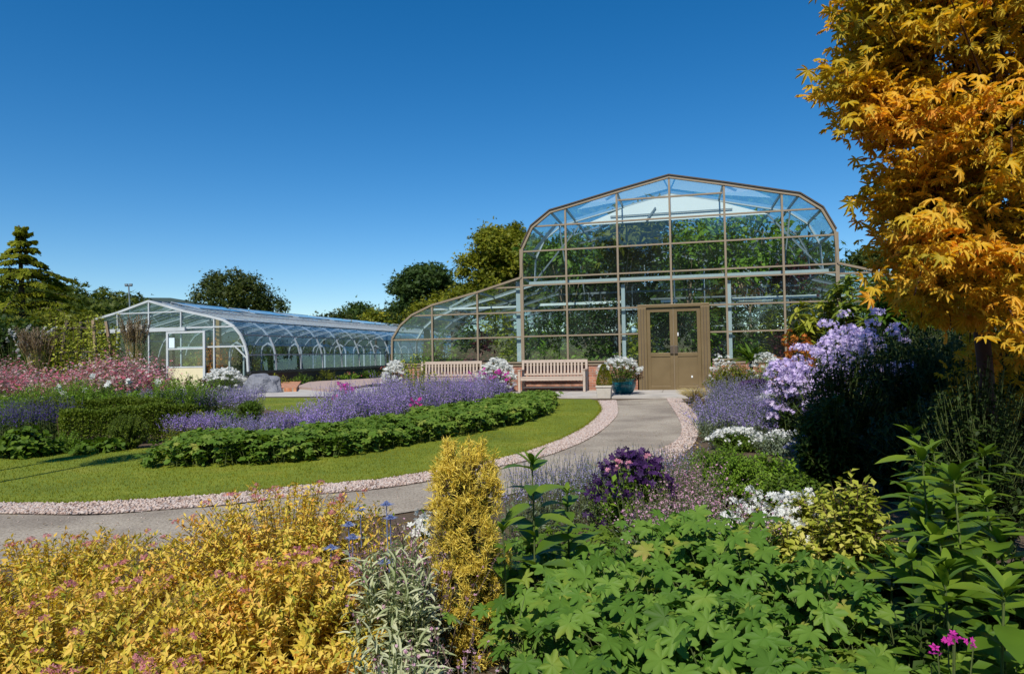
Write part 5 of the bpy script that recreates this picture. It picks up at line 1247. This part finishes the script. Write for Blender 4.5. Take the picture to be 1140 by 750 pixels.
# mid: lavender, violet flowers, pink drift
drift('lavender', 'pale lavender spikes right of the yew overhanging the path', 'lavender', [(-.1,4.1),(1.15,4.6),(1.5,5.6),(.7,5.4),(.0,4.9)], lambda x,y: .40, 520, (grey_leaf, LANCE, .045), (lm('petal_pale_lavender', [(.26,.24,.46),(.42,.38,.62)], tint=(1,1,1)), PETAL, .015), K=7, KF=18, lean=.07, ft=(.68,1), stem_r=.002)
shrub('dark_petunia', 'blackish violet flowers crowning a green mound by the path', 'plant', X_(700,4.2), 4.2, .27, Z_(700,505,4.2), green_fresh, LANCE, .04, 220, 16, ry=.22, fl=(violet_fl, FLOWER5, .024, 5, .04, .65))
dots('gaura', 'two tone rose flowers rising out of the dark violet ones', 'flower', 700, 514, 4.0, 55, pink_fl, FLOWER5, .016, 5, green_fresh, .1)
for pl, h_, lab, n_ in [([(.62,3.0),(1.15,3.0),(1.35,3.9),(1.0,4.3),(.55,3.7)], .38, 'small pink flowers on wiry stems in front of the dark violet clump', 420), ([(.9,4.0),(1.2,4.1),(1.38,5.0),(1.0,5.0)], .40, 'small pink flowers between the violet clump and the green dome', 280)]:
    drift('pink_catchfly', lab, 'flowers', pl, lambda x,y,h_=h_: h_, n_, (grey_leaf, LANCE, .04), (lm('petal_rose', [(.50,.20,.36),(.66,.36,.50),(.74,.52,.60)], tint=(1,1,1)) if 'petal_rose' not in MATS else MATS['petal_rose'], FLOWER5, .011), K=10, KF=5, lean=.10, ft=(.7,1))
# between spirea and yew
shrub('silver_foliage', 'cream and green variegated grassy foliage left of the yew', 'plant', X_(436,2.3), 2.3, .15, .53, cream_leaf, LONG, .075, 120, 18, ry=.24, shape='column', t0=.2, up=1.0, wid=.5, basef=.6)
shrub('silver_foliage', 'variegated grassy foliage at the bottom edge left of the yew', 'plant', X_(428,1.75), 1.75, .15, .42, cream_leaf, LONG, .06, 100, 16, shape='column', t0=.2, up=1.0, wid=.5, basef=.6)
for pl, h_, lab, n_ in [([(-.62,2.3),(-.25,2.3),(-.25,3.1),(-.65,3.1)], .42, 'wiry pink flowers between thistles and yew', 220), ([(-.36,1.5),(-.15,1.5),(-.1,2.2),(-.4,2.2)], .28, 'wiry pink flowers low beside the yew foot', 70)]:
    drift('pink_catchfly', lab, 'flowers', pl, lambda x,y,h_=h_: h_, n_, (grey_leaf, LANCE, .04), (MATS['petal_rose'], FLOWER5, .011), K=10, KF=4, lean=.07, ft=(.72,1), stem=brown_gr)
whitemound(468, 3.3, 575, 22, 'little tuft of white flowers touching the left of the yew', .016, 40, 8)
def thistle(px, py, Y, label):
    h = Z_(px, py, Y); x = X_(px, Y); t = empty('sea_holly', (x, Y, 0), 0, label, 'flower', 'blue sea holly stems')
    S = Leaves(); tubes(S, np.array([[.03,0,0.]]), np.array([[.0,0,h*.5]]), np.array([[0,0,h]]), .003, .002, 4, 4); S.build('stem', blue_fl, t)
    L = Leaves(); n = 11; a = np.arange(n)*6.283/n; L.add(LANCE, np.tile([0,0,h], (n,1)), np.c_[np.cos(a), np.sin(a), np.full(n,.35)], [0,0,1], .040, wid=.6); L.build('bract', blue_fl, t)
    L = Leaves(); n = 120; d = rv(n); d[:,2] = np.abs(d[:,2]); L.add(NEEDLE, d*[.010,.010,.017]+[0,0,h], d, rv(n), .008, wid=4); L.build('flower_head', blue_fl, t)
    L = Leaves(); P = np.array([[.02,0,h*.3],[.01,0,h*.55],[0,0,h*.75]]); L.add(RAG, P, rv(3)*[1,1,.2], [0,0,1], .05); L.build('foliage', grey_leaf, t)
for px, py, Y, lab in [(366,612,2.6,'sea holly head farthest left, over the golden spirea'),(386,586,2.8,'sea holly head second from left'),(399,568,3.0,'sea holly head at the path edge, left of the tallest pair'),(428,563,2.9,'tallest sea holly head left of the yew'),(432,578,2.85,'sea holly head just below the tallest one'),(390,600,2.7,'sea holly head low between its neighbours'),(425,628,2.5,'lowest sea holly head, beside the pink flowers')]: thistle(px, py, Y, lab)
for px, Y, top, wpx, lab in [(930,2.7,640,120,'low dark foliage under the yellow green bush'),(1000,2.6,620,130,'low dark foliage between the leafy perennials'),(1090,2.7,600,140,'dark foliage behind the right-hand perennials'),(1130,2.1,650,120,'dark foliage at the right edge'),(1020,1.9,680,120,'low dark foliage around the magenta cranesbill')]:
    r = wpx*Y/F_PX/2; shrub('dark_bush', lab, 'shrub', X_(px,Y), Y, r, Z_(px,top,Y), green_dark, OVAL, .055, 90, 16, t0=.15)
for px, Y, top, wpx, lab, m_ in [(850,5.4,506,84,'fresh green mound between white flowers and yellow leaved bush',green_fresh),(880,4.5,528,80,'grey green mound left of the dark feathery shrub',green_mid),(900,6.0,488,70,'low grey leaved mound at the foot of the dark shrubs',grey_leaf),(1082,3.85,405,130,'added dark bush standing in for the shade round the maple trunk',green_deep)]:  # last bush added in place of the darkness hiding the maple trunk
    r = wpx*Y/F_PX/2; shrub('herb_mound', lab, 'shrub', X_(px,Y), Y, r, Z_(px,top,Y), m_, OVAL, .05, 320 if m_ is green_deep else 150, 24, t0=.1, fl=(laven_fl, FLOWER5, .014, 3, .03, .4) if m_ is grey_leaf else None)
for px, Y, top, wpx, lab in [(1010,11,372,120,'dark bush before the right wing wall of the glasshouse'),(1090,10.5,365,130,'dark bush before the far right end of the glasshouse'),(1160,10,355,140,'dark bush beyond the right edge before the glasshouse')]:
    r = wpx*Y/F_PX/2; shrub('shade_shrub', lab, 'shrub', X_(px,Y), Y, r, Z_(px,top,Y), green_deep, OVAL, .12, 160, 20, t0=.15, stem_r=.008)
# soil-level fill in front right
shrub('fern_leaf_plant', 'small grey green cut leaved plant in the bottom right corner', 'plant', X_(1060,2.2), 2.2, .32, .22, green_mid, GERAN, .028, 120, 9, t0=.3)
